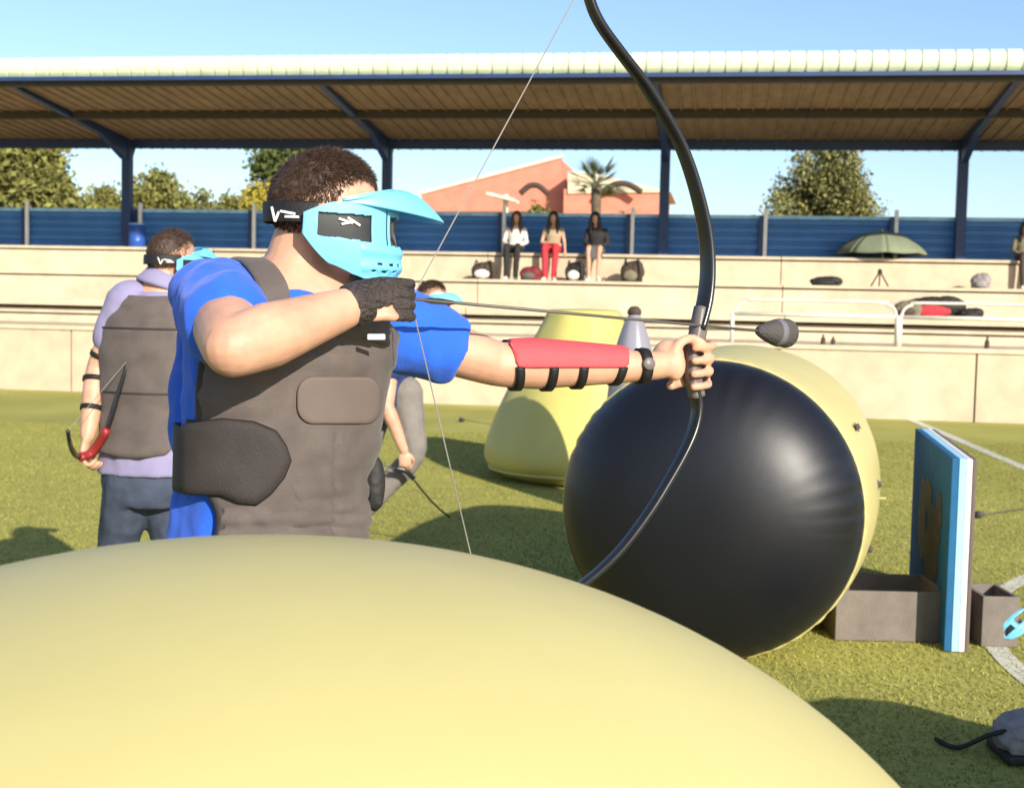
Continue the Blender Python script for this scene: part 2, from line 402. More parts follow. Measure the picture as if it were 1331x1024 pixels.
# ------------------------------------------------------------------ guard rail on the wall
rl = thing('guard_rail', (0, YW+.2, HW), 'cream tubular guard rail standing on terrace front wall', 'railing')
def rp(x, y): return onY(x, y, YW+.2)
rx = [rp(952, 415).x, rp(1168, 420).x]; rx += [2*rx[1]-rx[0]]
zt = rp(1250, 395).z; zl = rp(1250, 412).z
for i, x in enumerate(rx):
    put('post', M().tube([(x, YW+.2, HW), (x, YW+.2, zl)], .055 if i == 1 else .03, 10), 'rail_white', rl, smooth=True)
for i in range(len(rx)-1):
    a, b = rx[i]+.02, rx[i+1]-.02
    pts = [V((a+.01, YW+.2, zl-.03)), V((a+.05, YW+.2, zl+(zt-zl)*.5)), V((a+.16, YW+.2, zt-.03)), V((a+.30, YW+.2, zt)), V((b-.30, YW+.2, zt)), V((b-.16, YW+.2, zt-.03)), V((b-.05, YW+.2, zl+(zt-zl)*.5)), V((b-.01, YW+.2, zl-.03))]
    put('top_bar', M().tube(pts, .022, 8, sub=3), 'rail_white', rl, smooth=True)
    put('lower_bar', M().tube([(a, YW+.2, zl-.02), (b, YW+.2, zl-.02)], .03, 8), 'rail_white', rl, smooth=True)

# ------------------------------------------------------------------ trees and house beyond the fence
def leaves_mesh(clumps, n, size, flat=False):
    """clumps: (centre, (rx,ry,rz), weight); leaf quads grouped in small sprays"""
    w = np.array([c[2] for c in clumps], float); w /= w.sum(); vs_ = np.zeros((n, 4, 3))
    n = int(n*2.6); size *= 1.15; per = 9; ns = n//per; k = 0
    idx = rng.choice(len(clumps), ns, p=w)
    out = []
    for s_ in range(ns):
        c, r, _ = clumps[idx[s_]]; d = rng.normal(size=3); d /= np.linalg.norm(d)
        p = np.array(c)+d*np.array(r)*rng.uniform(.35, 1.04)
        q = p+rng.normal(size=(per, 3))*size*1.6
        for t in q:
            u = rng.normal(size=3); u /= np.linalg.norm(u); v = np.cross(u, rng.normal(size=3)); v /= np.linalg.norm(v)
            a = size*rng.uniform(.5, 1.1); b = a*.5
            out.append([t-u*a, t+v*b, t+u*a, t-v*b])
    o = np.array(out).reshape(-1, 3); nq = len(out)
    me = bpy.data.meshes.new('leaves'); me.from_pydata(o.tolist(), [], np.arange(nq*4).reshape(-1, 4).tolist()); return me
def tree(name, label, x, ytop, Y, hw_px, mt, clumps=None, n=9000, size=.10, group='trees beyond the fence', nlobes=16, seed=1):
    random.seed(seed)
    top = onY(x, ytop, Y); sc = FPX/proj(top)[2]; r = hw_px/sc; H = top.z
    t = thing(name, (top.x, Y, 0), label, 'tree', group)
    trunk = M().tube([(top.x, Y, 0), (top.x+.1, Y, H*.3), (top.x-.05, Y, H*.6), (top.x, Y, H*.9)], [.22, .17, .11, .03], 8, sub=2)
    cl = []
    if clumps is None:
        for k in range(nlobes):
            a = random.uniform(0, 2*math.pi); q = random.uniform(.15, .8)*r; zz = random.uniform(.38, .9)*H
            taper = 1-.45*max(0, (zz/H-.6)/.4)
            c = (top.x+math.cos(a)*q*taper, Y+math.sin(a)*q*taper, zz); s_ = r*random.uniform(.22, .42)
            cl.append((c, (s_, s_, min(s_*.85, H-zz+.02)), s_*s_))
            trunk.tube([(top.x, Y, zz*.55), ((top.x+c[0])/2, (Y+c[1])/2, zz*.8), c], [.07, .05, .02], 6)
    else: cl = clumps(top, r, H)
    put('trunk', trunk, 'bark', t, smooth=True)
    put('crown', leaves_mesh(cl, n, size), mt, t)
    return t
tree('broadleaf_tree', 'large olive green broadleaf tree above fence at far left', 28, 168, 38, 105, 'leaf_olive', n=15000, size=.13, nlobes=26, seed=3)
tree('broadleaf_tree', 'small olive tree rising behind the fence beside the leftmost blue column', 205, 215, 44, 42, 'leaf_olive', n=4000, size=.11, seed=5)
tree('broadleaf_tree', 'low scrubby tree with pale foliage behind fence left of archer', 255, 240, 46, 40, 'leaf_olive', n=3500, size=.11, seed=8)
tree('broadleaf_tree', 'dark green tree directly behind the archer\'s head', 375, 178, 42, 70, 'leaf_dark', n=9000, size=.12, nlobes=20, seed=11)
tree('broadleaf_tree', 'bright yellow green bush in front of dark tree by archer\'s head', 345, 208, 36, 30, 'leaf_yellow', n=5000, size=.09, seed=12)
def conifer(top, r, H):
    cl = []
    for ox, h in ((0, 1.), (-.35, .93), (.33, .95), (-.62, .80), (.6, .80), (.82, .66), (-.85, .63), (.15, .97), (-.15, .9), (.48, .88)):
        for k in range(9):
            z = H*h*(.35+.65*k/9); rad = r*.30*(1-.6*(k/9)**2)
            cl.append(((top.x+ox*r+random.uniform(-.08, .08), top.y+random.uniform(-.5, .5)*r, z), (rad, rad, H*.10), rad*rad*8))
    return cl
tree('cypress_tree', 'dense cypress clump behind the fence at right above umbrella', 1072, 172, 36, 84, 'leaf_conifer', conifer, 30000, .062, seed=14)
for k, (x, y, w, mt) in enumerate([(60, 246, 60, 'leaf_dark'), (140, 238, 32, 'leaf_olive'), (300, 246, 40, 'leaf_olive'), (235, 232, 14, 'leaf_olive')]):
    tree('shrub', ['dark shrub under the large tree at far left', 'olive shrub just left of leftmost blue column', 'olive shrub behind fence left of the yellow bush', 'slim pointed conifer between column and archer'][k], x, y, 40, w, mt, n=2600, size=.09, seed=20+k)
# palm
pt = onY(775, 240, 50); pal = thing('palm_tree', (pt.x, 50, 0), 'small fan palm in front of the salmon roofed house', 'tree')
put('trunk', M().tube([(pt.x, 50, 0), (pt.x+.05, 50, pt.z*.5), (pt.x, 50, pt.z)], [.2, .17, .2], 8, sub=2), 'bark', pal, smooth=True)
for k in range(26):
    a = 2*math.pi*k/26*2.618; el = random.uniform(-.35, 1.15); L_ = random.uniform(.8, 1.25)
    dv = V((math.cos(a)*math.cos(el), math.sin(a)*math.cos(el), math.sin(el))); side = dv.cross(ZZ).normalized(); m = M()
    c = pt+dv*L_*.55
    for q in range(-5, 6):
        w = dv*math.cos(q*.22)+side*math.sin(q*.22); e2 = c+w*L_*.6+V((0, 0, -.16*abs(q)/5)); sd_ = w.cross(ZZ).normalized()*.035
        m.add([c-sd_*.6, c+sd_*.6, (c+e2)/2+sd_, e2, (c+e2)/2-sd_], [(0, 1, 2, 3, 4)])
    m.tube([pt, c], .02, 5); put('frond', m, 'leaf_palm', pal)
for k, (x, y, w) in enumerate([(705, 258, 34), (800, 258, 26), (755, 262, 30)]):
    tree('shrub', ['light green shrub in front of house wall above the long-haired seated trio', 'dark green shrub below the palm on its right side', 'low shrub directly below the palm'][k], x, y, 40, w, 'leaf_olive' if k != 1 else 'leaf_dark', n=2200, size=.07, seed=40+k)
# house
HY = 62.
hp = lambda x, y, dy=0: onY(x, y, HY+dy)
hs = thing('house', hp(700, 300).xy.to_3d(), 'house with big salmon tiled roof behind fence right of the archer', 'house')
a, b, c, d = hp(548, 252), hp(728, 205), hp(738, 252), hp(545, 280)
ridge_back = V((0, 7, 0))
def slab(pts, off): return M().rings([[p for p in pts], [p+off for p in pts]])
put('roof', slab([hp(548, 253), hp(728, 206), hp(745, 275), hp(548, 275)], V((0, .25, 0))), 'roof_tile', hs)
put('roof_side', slab([hp(728, 206), hp(728, 206)+V((0, 9, 0)), hp(745, 275)+V((0, 9, 0)), hp(745, 275)+V((0, .26, 0))], V((-.2, 0, 0))), 'roof_tile', hs)
put('wall', M().b2(hp(552, 280).x, hp(742, 280).x, HY+.3, HY+9, 0, hp(640, 262).z), 'house_cream', hs)
e1, e2 = hp(545, 252), hp(733, 203); put('verge', M().tube([e1+V((0, -.05, 0)), e2+V((0, -.05, 0))], .10, 6), 'house_trim', hs)
put('wing_wall', M().b2(hp(738, 250).x, hp(864, 250).x, HY-1.5, HY+6, 0, hp(800, 250).z), 'roof_tile', hs)
put('wing_roof', slab([hp(738, 222, -1.6), hp(775, 226, -1.6), hp(872, 250, -1.6), hp(738, 252, -1.6)], V((0, 7, 0))), 'house_cream', hs)
for x0, x1, y in ((676, 712, 246), (782, 834, 244)):
    dm = put('awning', M().tube([hp(x0, y+6, -2.2), hp((x0*2+x1)/3, y-4, -2.2), hp((x0+2*x1)/3, y-4, -2.2), hp(x1, y+6, -2.2)], .14, 6, sub=4), 'bag_brown', hs, smooth=True)
pr = hp(655, 252, -6)
pg = thing('garden_pergola', (pr.x, HY-6, 0), 'cream flat topped canopy in front of the salmon roof', 'canopy')
put('roof', slab([hp(632, 249, -6), hp(668, 258, -6), hp(668, 262, -6), hp(632, 253, -6)], V((0, 1.5, 0))), 'house_trim', pg)
put('post', M().tube([V((pr.x, HY-5.5, 0)), V((pr.x, HY-5.5, pr.z))], .12, 8), 'house_trim', pg)

# ================================================================== INFLATABLE BUNKERS
def ring_pt(c, u, w, r, t): return c+u*(r*math.cos(t))+w*(r*math.sin(t))
def can_bunker(front, back, R, bulge, label):
    ax = (back-front).normalized(); L_ = (back-front).length; u = ax.cross(ZZ).normalized(); w = u.cross(ax).normalized()
    t = thing('inflatable_bunker', (front+back)/2*1-V((0, 0, ((front+back)/2).z)), label, 'bunker', 'yellow inflatable bunkers')
    n = 160; Rg = []
    for k in range(25):
        s_ = k/24; r = R+bulge*math.sin(math.pi*s_)**.6
        row = []
        for i in range(n):
            a = 2*math.pi*i/n; p = front.lerp(back, s_)
            edge = math.exp(-min(s_, 1-s_)*L_/.05)
            rr_ = r-.006*edge*(.5+.5*math.sin(a*38+2*math.sin(a*5)))
            q = ring_pt(p, u, w, rr_, a)
            if q.z < .004: q.z = .004
            row.append(q)
        Rg.append(row)
    m = M(); m.rings(Rg, cap=False); put('barrel', m, 'yellow_vinyl', t, smooth=True)
    for c, sg, nm in ((front, -1, 'front'), (back, 1, 'back')):
        rows = []
        for k in range(22):
            s_ = k/21; r = R*(1-.002)*math.cos(s_*math.pi/2)**.92 if s_ < 1 else .0005
            hgt = .36*math.sin(s_*math.pi/2)**1.0
            row = []
            for i in range(n):
                a = 2*math.pi*i/n
                ph = 44*a+2.2*math.sin(3*a)+1.5*math.sin(7*a+1)
                am = .014*(.45+.55*math.sin(5*a+.7))*math.exp(-((1-r/R)/.075)**1.0)*(1-math.exp(-(1-r/R)/.012))
                am *= 1.15+.6*math.cos(a)
                q = ring_pt(c, u, w, r, a)+ax*sg*(hgt+am*math.sin(ph))
                if q.z < .006: q.z = .006
                row.append(q)
            rows.append(row)
        m = M(); m.rings(rows, cap=False); e = put('end_cap', m, 'black_vinyl', t, smooth=True)
        m = M(); m.rings([[ring_pt(c+ax*o, u, w, R+rr_*(.6+.4*math.sin(i*1.9)*math.sin(i*.43)), 2*math.pi*i/n) for i in range(n)] for o, rr_ in ((-.008, 0), (-.006, .012), (.006, .012), (.008, 0))], cap=False)
        put('weld_seam', m, 'yellow_vinyl', t, smooth=True)
    for a, s_ in ((.12, .35), (.55, .2), (-.30, .30)):
        p = ring_pt(front.lerp(back, s_), u, w, R+bulge*.8, a); o = (p-front.lerp(back, s_)).normalized()
        m = M(); m.tube([p-o*.01, p+o*.022], .013, 10); m.tube([p+o*.005, p+o*.010], .022, 10); put('valve', m, 'foam', t, smooth=True)
    for a in (.0, 2.2, 4.2):
        p = ring_pt(front.lerp(back, .45), u, w, R+bulge, a); o = (p-front.lerp(back, .45)).normalized()
        put('tie_loop', M().box(p+o*.012, (.035, .008, .035), (ax, o.cross(ax), o)), 'yellow_vinyl', t, bevel=.003)
    return t
fr = px(922, 680, 5.72); bk = px(978, 605, 7.25)
fr.z = .655; bk.z = .655
can_bunker(fr, bk, .655, .045, 'yellow cylinder bunker lying on its side with large black end facing the camera')
def lathe_bunker(name, c, prof, m_, label, parts=(), group='yellow inflatable bunkers'):
    t = thing(name, c, label, 'bunker', group); n = 72
    P = [V((r, 0, z)) for z, r in prof]; P, _ = crv(P, [0]*len(P), 4)
    R = [[c+V((p.x*(1-.012*math.cos(8*2*math.pi*i/n))*math.cos(2*math.pi*i/n), p.x*(1-.012*math.cos(8*2*math.pi*i/n))*math.sin(2*math.pi*i/n), max(p.z, .005))) for i in range(n)] for p in P]
    put('skin', M().rings(R), m_, t, smooth=True); return t
c2 = onZ(757, 600); c2 = gpt((757-PW/2)/FPX*11.6, 11.6)
t2 = lathe_bunker('inflatable_bunker', c2, [(0, .55), (.02, .66), (.10, .80), (.22, .86), (.45, .81), (.8, .66), (1.15, .49), (1.40, .36), (1.47, .33), (1.50, .27), (1.51, .05)], 'yellow_vinyl2', 'yellow tapering bunker standing behind the archer\'s outstretched forearm')
put('base_seam', M().lathe(c2, ZZ, [(.085, .80), (.09, .825), (.105, .825), (.11, .80)], 48), 'yellow_vinyl2', t2, smooth=True)
c3 = gpt((822-PW/2)/FPX*9.6, 9.6)
t3 = lathe_bunker('inflatable_cone', c3, [(0, .16), (.03, .20), (.10, .22), (.5, .21), (.95, .178), (1.22, .135), (1.4, .080), (1.47, .045), (1.49, .035)], 'grey_vinyl', 'grey cone shaped inflatable peeking above the archer\'s wrist', group='cone inflatables')
put('tip_cap', M().lathe(c3, ZZ, [(1.475, .04), (1.48, .052), (1.51, .050), (1.535, .03), (1.54, .005)], 20), 'bag_brown', t3, smooth=True)
# big near bunker (rounded lozenge)
def dome():
    c = RH*-.341+FH*1.2494+ZZ*.6305; ro = .2045; A = (RH*math.cos(ro)+ZZ*math.sin(ro))*.8892; B = FH*.72; C_ = (-RH*math.sin(ro)+ZZ*math.cos(ro))*.65
    t = thing('inflatable_bunker', V((c.x, c.y, 0)), 'huge pale yellow rounded bunker filling the foreground', 'bunker', 'yellow inflatable bunkers')
    m = M(); m.ell(c, A, B, C_, 140, 80); m.v = [(x, y, max(z, .004)) for x, y, z in m.v]
    sk = put('skin', m, 'yellow_vinyl', t, smooth=True)
    ang = 2.35; R = []
    d = A*math.cos(ang)+B*math.sin(ang)
    m = M(); pts = []
    for k in range(60):
        p = 2*math.pi*k/60; q = c+B*math.cos(p)*1.001-A*math.sin(p)*.0+C_*math.sin(p)*1.001-A*.0
        q = c-A*.62+(B*math.cos(p)+C_*math.sin(p))*math.sqrt(1-.62**2)*1.0005; q.z = max(q.z, .006); pts.append(q)
    m.tube(pts+[pts[0]], .0022, 6); put('weld_seam', m, 'yellow_vinyl', t, smooth=True)
dome()
# unseen bunker added beyond the right edge to throw the shadow in the corner
co = gpt(2.45, 2.75)
lathe_bunker('inflatable_bunker', co, [(0, .35), (.03, .45), (.15, .54), (.4, .53), (.7, .45), (.95, .36), (1.02, .28), (1.04, .05)], 'yellow_vinyl2', 'short unseen yellow bunker added beyond the right edge to cast the corner shadow', )

# ================================================================== TARGET BOARD, BOXES, GROUND GEAR
n0 = onZ(1246, 843); f0 = gpt((1196-PW/2)/FPX*7.35, 7.35); n0 = gpt((1247-PW/2)/FPX*5.85, 5.85)
bd_t = thing('target_board', n0, 'upright blue printed foam target board wedged between dark grey boxes', 'target')
ax = (f0-n0).normalized(); nl = V((-ax.y, ax.x, 0)); L_ = (f0-n0).length
if nl.dot(RH) > 0: nl = -nl                 # towards the left
for nm, o, th_, mt in (('face_sheet', .0, .03, 'board_blue'), ('core', -.032, .03, 'board_layer'), ('core', -.061, .026, 'board_white'), ('backing', -.084, .018, 'vest_patch')):
    put(nm, M().box(n0+ax*L_/2+nl*o+ZZ*(.44+.004), (L_, th_, .88), (ax, nl, ZZ)), mt, bd_t, bevel=.004)
bp = n0+nl*.0162
def blob_plate(cx, cz, rx_, rz_, mt, o=.0):
    R = [[bp+ax*(cx+rx_*k*math.cos(a)*(1+.18*math.sin(3*a+cx*9)))+ZZ*(cz+rz_*k*math.sin(a)*(1+.15*math.sin(2*a+1)))+nl*o for a in np.linspace(0, 2*math.pi, 29)[:-1]] for k in (1., .995)]
    R[1] = [q+nl*.0015 for q in R[1]]; return M().rings(R)
for cx, cz, a_, b_ in ((.62, .30, .26, .15), (.55, .46, .22, .14), (.36, .60, .11, .10), (.78, .60, .14, .10), (1.0, .46, .16, .24)):
    put('print', blob_plate(cx, cz, a_, b_, 'board_print', .001*random.random()), 'board_print', bd_t)
def open_box(name, c, sx, sy, h, axx, ayy, label):
    t = thing(name, c, label, 'box', 'ballast boxes at the target board'); th_ = .02
    for o, sz in ((-ayy*(sy/2-th_/2), (sx, th_, h)), (ayy*(sy/2-th_/2), (sx, th_, h)), (-axx*(sx/2-th_/2), (th_, sy-2*th_-.002, h)), (axx*(sx/2-th_/2), (th_, sy-2*th_-.002, h))):
        put('side', M().box(c+o+ZZ*(h/2+.003), sz, (axx, ayy, ZZ)), 'box_grey', t, bevel=.004)
    put('floor', M().box(c+ZZ*.02, (sx-.05, sy-.05, .02), (axx, ayy, ZZ)), 'box_dark', t)
    return t
open_box('ballast_box', gpt(1.795, 6.22), .53, .42, .235, RH, FH, 'dark grey open box left of the blue board')
open_box('ballast_box', gpt(2.275, 6.10), .17, .30, .235, RH, FH, 'narrow dark grey box right of the blue board')

# ================================================================== PEOPLE
def finger(m, pts, r): m.tube(pts, [r*k for k in np.linspace(1.05, .82, len(pts))], 8, sub=3, ball=True)
def hand(m, wrist, d, palm_n, thumb, k=1., curl=1.):
    """relaxed / gripping hand: d along the hand, palm_n out of the palm, thumb sideways"""
    d = d.normalized(); thumb = (thumb-d*thumb.dot(d)).normalized(); palm_n = d.cross(thumb)*(1 if d.cross(thumb).dot(palm_n) > 0 else -1)
    c = wrist+d*.052*k; m.ell(c, d*.054*k, thumb*.040*k, palm_n*.017*k)
    for i, ln in enumerate((.9, 1., .95, .76)):
        b = wrist+d*.092*k+thumb*(.030-.020*i)*k; l1, l2, l3 = .038*ln*k, .026*ln*k, .020*ln*k; a = .75*curl
        d1 = d*math.cos(a)+palm_n*math.sin(a); d2 = d*math.cos(2.1*a)+palm_n*math.sin(2.1*a); d3 = d*math.cos(3*a)+palm_n*math.sin(3*a)
        finger(m, [b-d*.01*k, b+d1*l1, b+d1*l1+d2*l2, b+d1*l1+d2*l2+d3*l3], .0088*k)
    b = wrist+d*.03*k+thumb*.032*k; finger(m, [b, b+d*.025*k+thumb*.018*k+palm_n*.01*k, b+d*.05*k+thumb*.016*k+palm_n*.026*k, b+d*.066*k+thumb*.006*k+palm_n*.038*k], .0105*k)
def head_shapes(m, c, f, l, u, k=1.):
    m.ell(c+u*.012*k-f*.004*k, f*.094*k, l*.074*k, u*.087*k, 20, 14)       # cranium
    m.ell(c+f*.035*k-u*.055*k, f*.060*k, l*.056*k, u*.075*k, 16, 12)      # face and jaw
    m.ell(c+f*.062*k-u*.098*k, f*.030*k, l*.030*k, u*.022*k)              # chin
    m.ell(c+f*.098*k-u*.035*k, f*.020*k, l*.012*k, u*.024*k)              # nose
    m.ell(c+f*.083*k+u*.012*k, f*.012*k, l*.045*k, u*.010*k)              # brow
    m.ell(c+f*.090*k-u*.072*k, f*.008*k, l*.024*k, u*.008*k)              # lips
    for s_ in (-1, 1):
        m.ell(c+l*s_*.078*k-f*.012*k-u*.028*k, (f*.9-u*.2)*.018*k, l*.009*k, u*.031*k)
        m.ell(c+f*.062*k+l*s_*.038*k-u*.040*k, f*.022*k, l*.018*k, u*.016*k)
def head_features(parent, c, f, l, u, k=1.):
    for s_ in (-1, 1):
        put('eye', M().ell(c+f*.079*k+l*s_*.031*k-u*.008*k, f*.010*k, l*.012*k, u*.008*k), 'white_print', parent, smooth=True)
        put('iris', M().ell(c+f*.0865*k+l*s_*.031*k-u*.008*k, f*.003*k, l*.0048*k, u*.0048*k), 'hair_black', parent, smooth=True)
    put('mouth', M().ell(c+f*.0965*k-u*.0725*k, f*.003*k, l*.021*k, u*.003*k), 'bow_red', parent, smooth=True)
def short_hair(parent, c, f, l, u, k, mt, n=9000, ln=.009):
    """close cropped cap with short strands: hairline rises to the temples"""
    m = M(); cc_ = c+u*.012*k-f*.004*k
    def inside(d):                     # d unit direction in head axes (f,l,u)
        side = min(1., abs(d[1])*1.5)
        sl = float(np.interp(d[0], [-1, -.5, -.2, 0, .3, .7, 1], [-.35, -.12, .10, .24, .42, .60, .62]))
        cl = float(np.interp(d[0], [-1, -.5, 0, .5, 1], [-.35, -.12, .0, .2, .46]))
        line = cl+(sl-cl)*side
        return d[2] > line
    cnt = 0
    N1, N2 = 64, 40
    def P(d, e): return cc_+f*(d[0]*(.094+e)*k)+l*(d[1]*(.074+e)*k)+u*(d[2]*(.087+e)*k)
    grid = [[(math.sin(math.pi*j/N2)*math.cos(2*math.pi*i/N1), math.sin(math.pi*j/N2)*math.sin(2*math.pi*i/N1), math.cos(math.pi*j/N2)) for i in range(N1)] for j in range(N2+1)]
    def full(d): return inside((d[0], d[1], d[2]-.10))
    def stub(d): return inside((d[0], d[1], d[2]+.12+.42*max(0., min(1., 1-(d[0]+.05)*3))))
    for j in range(N2):
        for i in range(N1):
            q = [grid[j][i], grid[j][(i+1) % N1], grid[j+1][(i+1) % N1], grid[j+1][i]]
            if all(full(d) for d in q):
                vv = [P(d, .0025+.0025*noise.noise(V(d)*7)) for d in q]
                if j == 0: m.add([vv[0], vv[2], vv[3]], [(0, 1, 2)])
                else: m.add(vv, [(0, 1, 2, 3)])
    while cnt < n:
        d = rng.normal(size=3); d /= np.linalg.norm(d)
        jit = d+rng.normal(size=3)*.03
        if not stub(jit): continue
        fl = full(jit)
        if not fl and random.random() < .25: continue
        p = P(d, .0005); top = .4+.6*max(0, d[2]); L_ = ln*k*(.45+1.0*max(0., d[2]))*random.uniform(.7, 1.2)*(1 if fl else .45)
        nrm = (f*d[0]+l*d[1]+u*d[2]); tip = p+(nrm*.34+f*.75*max(0, d[2])-u*.8*(1-max(0, d[2]))+V(rng.normal(size=3)*.20)).normalized()*(L_*1.2+.004)
        sd_ = nrm.cross(V(rng.normal(size=3))).normalized()*.0008*k
        m.add([p-sd_, p+sd_, tip], [(0, 1, 2)]); cnt += 1
    return put('hair', m, mt, parent)
def face_mask(parent, c, f, l, u, k=1., strap=True, name='face_mask'):
    """paintball style mask: shell, lens, side vents, visor, strap"""
    def zb(a): return float(np.interp(a, [0, 20, 40, 60, 75, 90, 108], [-.116, -.119, -.123, -.121, -.113, -.097, -.048]))
    def zt_(a): return float(np.interp(a, [0, 50, 90, 108], [.030, .024, .006, -.014]))
    def S(a, z, e=0.):
        s_ = min(1, max(0, (-z-.02)/.10)); low = s_*s_
        af = .128+.010*math.exp(-((z+.085)/.03)**2)+e - .010*max(0, (z-.0)/.03)
        bl = .094-.012*low+e
        r = math.radians(a); cs = math.cos(r); sn = math.sin(r)
        ex = .86
        return c+f*(k*af*math.copysign(abs(cs)**ex, cs))+l*(k*bl*math.copysign(abs(sn)**.92, sn))+u*(k*z)
    an = np.linspace(-108, 108, 145); nr = 64; grid = []; cell = []
    for j in range(nr+1):
        row = []
        for a in an:
            z0, z1 = zb(abs(a)), zt_(abs(a)); z = z1+(z0-z1)*j/nr
            rid = .0025*math.sin(max(0, -z-.062)*210)*(1 if z < -.062 and abs(a) < 70 else 0)
            row.append((a, z, S(a, z, rid)))
        grid.append(row)
    P = [[q[2] for q in r] for r in grid]
    def zone(j, i):
        a, z = abs(grid[j][i][0]+.75), (grid[j][i][1]+grid[j+1][i][1])/2
        if a < 38 and -.060 < z < -.010: return 'lens'
        if 60 < a < 97 and -.050+(97-a)*-.0002 < z < -.012-(a < 64)*.0: return 'vent'
        if 41 < a < 43 and -.06 < z < 0: return 'slot'
        if 20 < a < 62 and -.095 < z < -.090 and int(a/7) % 2: return 'slot'
        if 25 < a < 60 and -.108 < z < -.103 and int(a/7) % 2 == 0: return 'slot'
        return 'shell'
    top = bpy.data.objects.new(name, None) if False else None
    sh = put(name, sheet(P, lambda j, i: zone(j, i) == 'shell', thick=.004*k, offset=1), 'mask_blue', parent, smooth=True)
    inner = [[q[2]+(c+u*(q[1]*k)-q[2]).normalized()*.006*k for q in r] for r in grid]
    put('lens', sheet(inner, lambda j, i: abs(grid[j][i][0]+.75) < 46 and -.068 < grid[j][i][1] < -.004, thick=.002*k), 'lens', sh, smooth=True)
    for sg in (-1, 1): put('vent', sheet(inner, lambda j, i: 54 < sg*(grid[j][i][0]+.75) < 102 and -.060 < grid[j][i][1] < -.004, thick=.002*k), 'mask_vent', sh, smooth=True)
    put('vent_slots', sheet(inner, lambda j, i: abs(grid[j][i][0]+.75) < 66 and grid[j][i][1] < -.078, thick=.002*k), 'mask_vent', sh, smooth=True)
    # visor
    va = np.linspace(-84, 84, 57); rows = []
    for v in np.linspace(0, 1, 10):
        row = []
        for a in va:
            r = math.radians(a); cs = max(0, math.cos(r)); z = .040-.026*(abs(a)/84)**2+.008*math.sin(v*math.pi)*cs
            b0 = S(a, .012, -.004); b0 = b0-u*(b0-c).dot(u)+u*(k*z)
            ext = .083*cs**1.1+.010
            row.append(b0+(f*(.92*cs+.05)+l*(.18*math.sin(r)))*(k*ext*v)-u*(k*(.046*cs**1.2*v**1.5+.004*v)))
        rows.append(row)
    # rising brow plate joins shell and visor
    put('visor', sheet(rows, thick=.004*k, offset=1), 'mask_blue', sh, smooth=True)
    brow = [[S(a, zt_(abs(a))*1.0+t*((.040-.026*(abs(a)/84)**2)-zt_(abs(a))), -.001*t) for a in va] for t in (-.1, .35, .7, 1.0)]
    put('brow_plate', sheet(brow, thick=.004*k, offset=1), 'mask_blue', sh, smooth=True)
    if strap:
        R = []
        sa = np.linspace(98, 262, 61); hs_ = [-.034, -.032, -.002, .0]
        R = [[c-f*.008*k+f*(k*(.0985+.002*(hh in (-.036, -.002)))*math.cos(math.radians(a)))+l*(k*(.0825+.002*(hh in (-.036, -.002)))*math.sin(math.radians(a)))+u*k*(hh+.004) for a in sa] for hh in hs_]
        st = put('strap', sheet(R, thick=.002*k, offset=1), 'black_strap', sh, smooth=True)
        # white lettering strokes on the strap
        def sp(a, z): return c-f*.008*k+f*(k*.1022*math.cos(math.radians(a)))+l*(k*.0862*math.sin(math.radians(a)))+u*k*z
        for s_ in (-1, 1):
            m = M()
            for a0, z0, a1, z1 in ((150, -.006, 144, -.030), (144, -.030, 139, -.014), (137, -.013, 120, -.017), (131, -.022, 116, -.022)):
                m.tube([sp(s_*a0, z0), sp(s_*(a0+a1)/2, (z0+z1)/2), sp(s_*a1, z1)], .0024*k, 6)
            put('strap_print', m, 'white_print', st)
            m = M()
            for a0, z0, a1, z1 in ((86, -.021, 76, -.027), (84, -.030, 74, -.024), (80, -.018, 70, -.030)):
                pa = lambda a, z: S(s_*a, z, -.0030)
                m.tube([pa(a0, z0), pa((a0+a1)/2, (z0+z1)/2), pa(a1, z1)], .0022*k, 6)
            put('vent_print', m, 'white_print', sh)
    return sh
class Torso:
    """elliptical torso rows: (centre, a lateral, b front-back)"""
    def __init__(s, rows, left, front):
        s.left, s.front = left, front; s.c, s.a, s.b = [], [], []
        pts = [V(r[0]) for r in rows]; k = 8
        P, A = crv(pts, [r[1] for r in rows], k); _, B = crv(pts, [r[2] for r in rows], k)
        s.c, s.a, s.b = P, A, B
    def pt(s, j, th_, off, fold=None):
        cs, sn = math.cos(th_), math.sin(th_); e = .88
        A, B = s.a[j]+off, s.b[j]+off
        return s.c[j]+s.left*(A*math.copysign(abs(cs)**e, cs))+s.front*(B*math.copysign(abs(sn)**e, sn))
    def loft(s, m, off, j0=0, j1=None, n=40):
        j1 = len(s.c) if j1 is None else j1
        m.rings([[s.pt(j, 2*math.pi*i/n, off) for i in range(n)] for j in range(j0, j1)])
    def grid(s, off, j0, j1, n=120): return [[s.pt(j, 2*math.pi*i/n, off(j, 2*math.pi*i/n) if callable(off) else off) for i in range(n)] for j in range(j0, j1)]
def fold_fn(amp, sx=14, sz=9, sharp=1.):
    def fn(p):
        q = V((p.x*sx, p.y*sx, p.z*sz)); a = noise.noise(q+V((3, 7, 1))); b = noise.noise(q*2.3+V((1, 1, 9)))
        return amp*((1-abs(a)*2.2)*.6+b*.5)
    return fn
def legs(body, pants, hip, knee, ank, toe, k=1., fat=1.):
    for m, e in ((body, 0.), (pants, .016*fat)):
        m.tube([hip, hip.lerp(knee, .5), knee, knee.lerp(ank, .4), ank], [(.085+e)*k, (.075+e)*k, (.054+e)*k, (.052+e)*k, (.036+e*1.2)*k], 16, sub=4, ball=True)
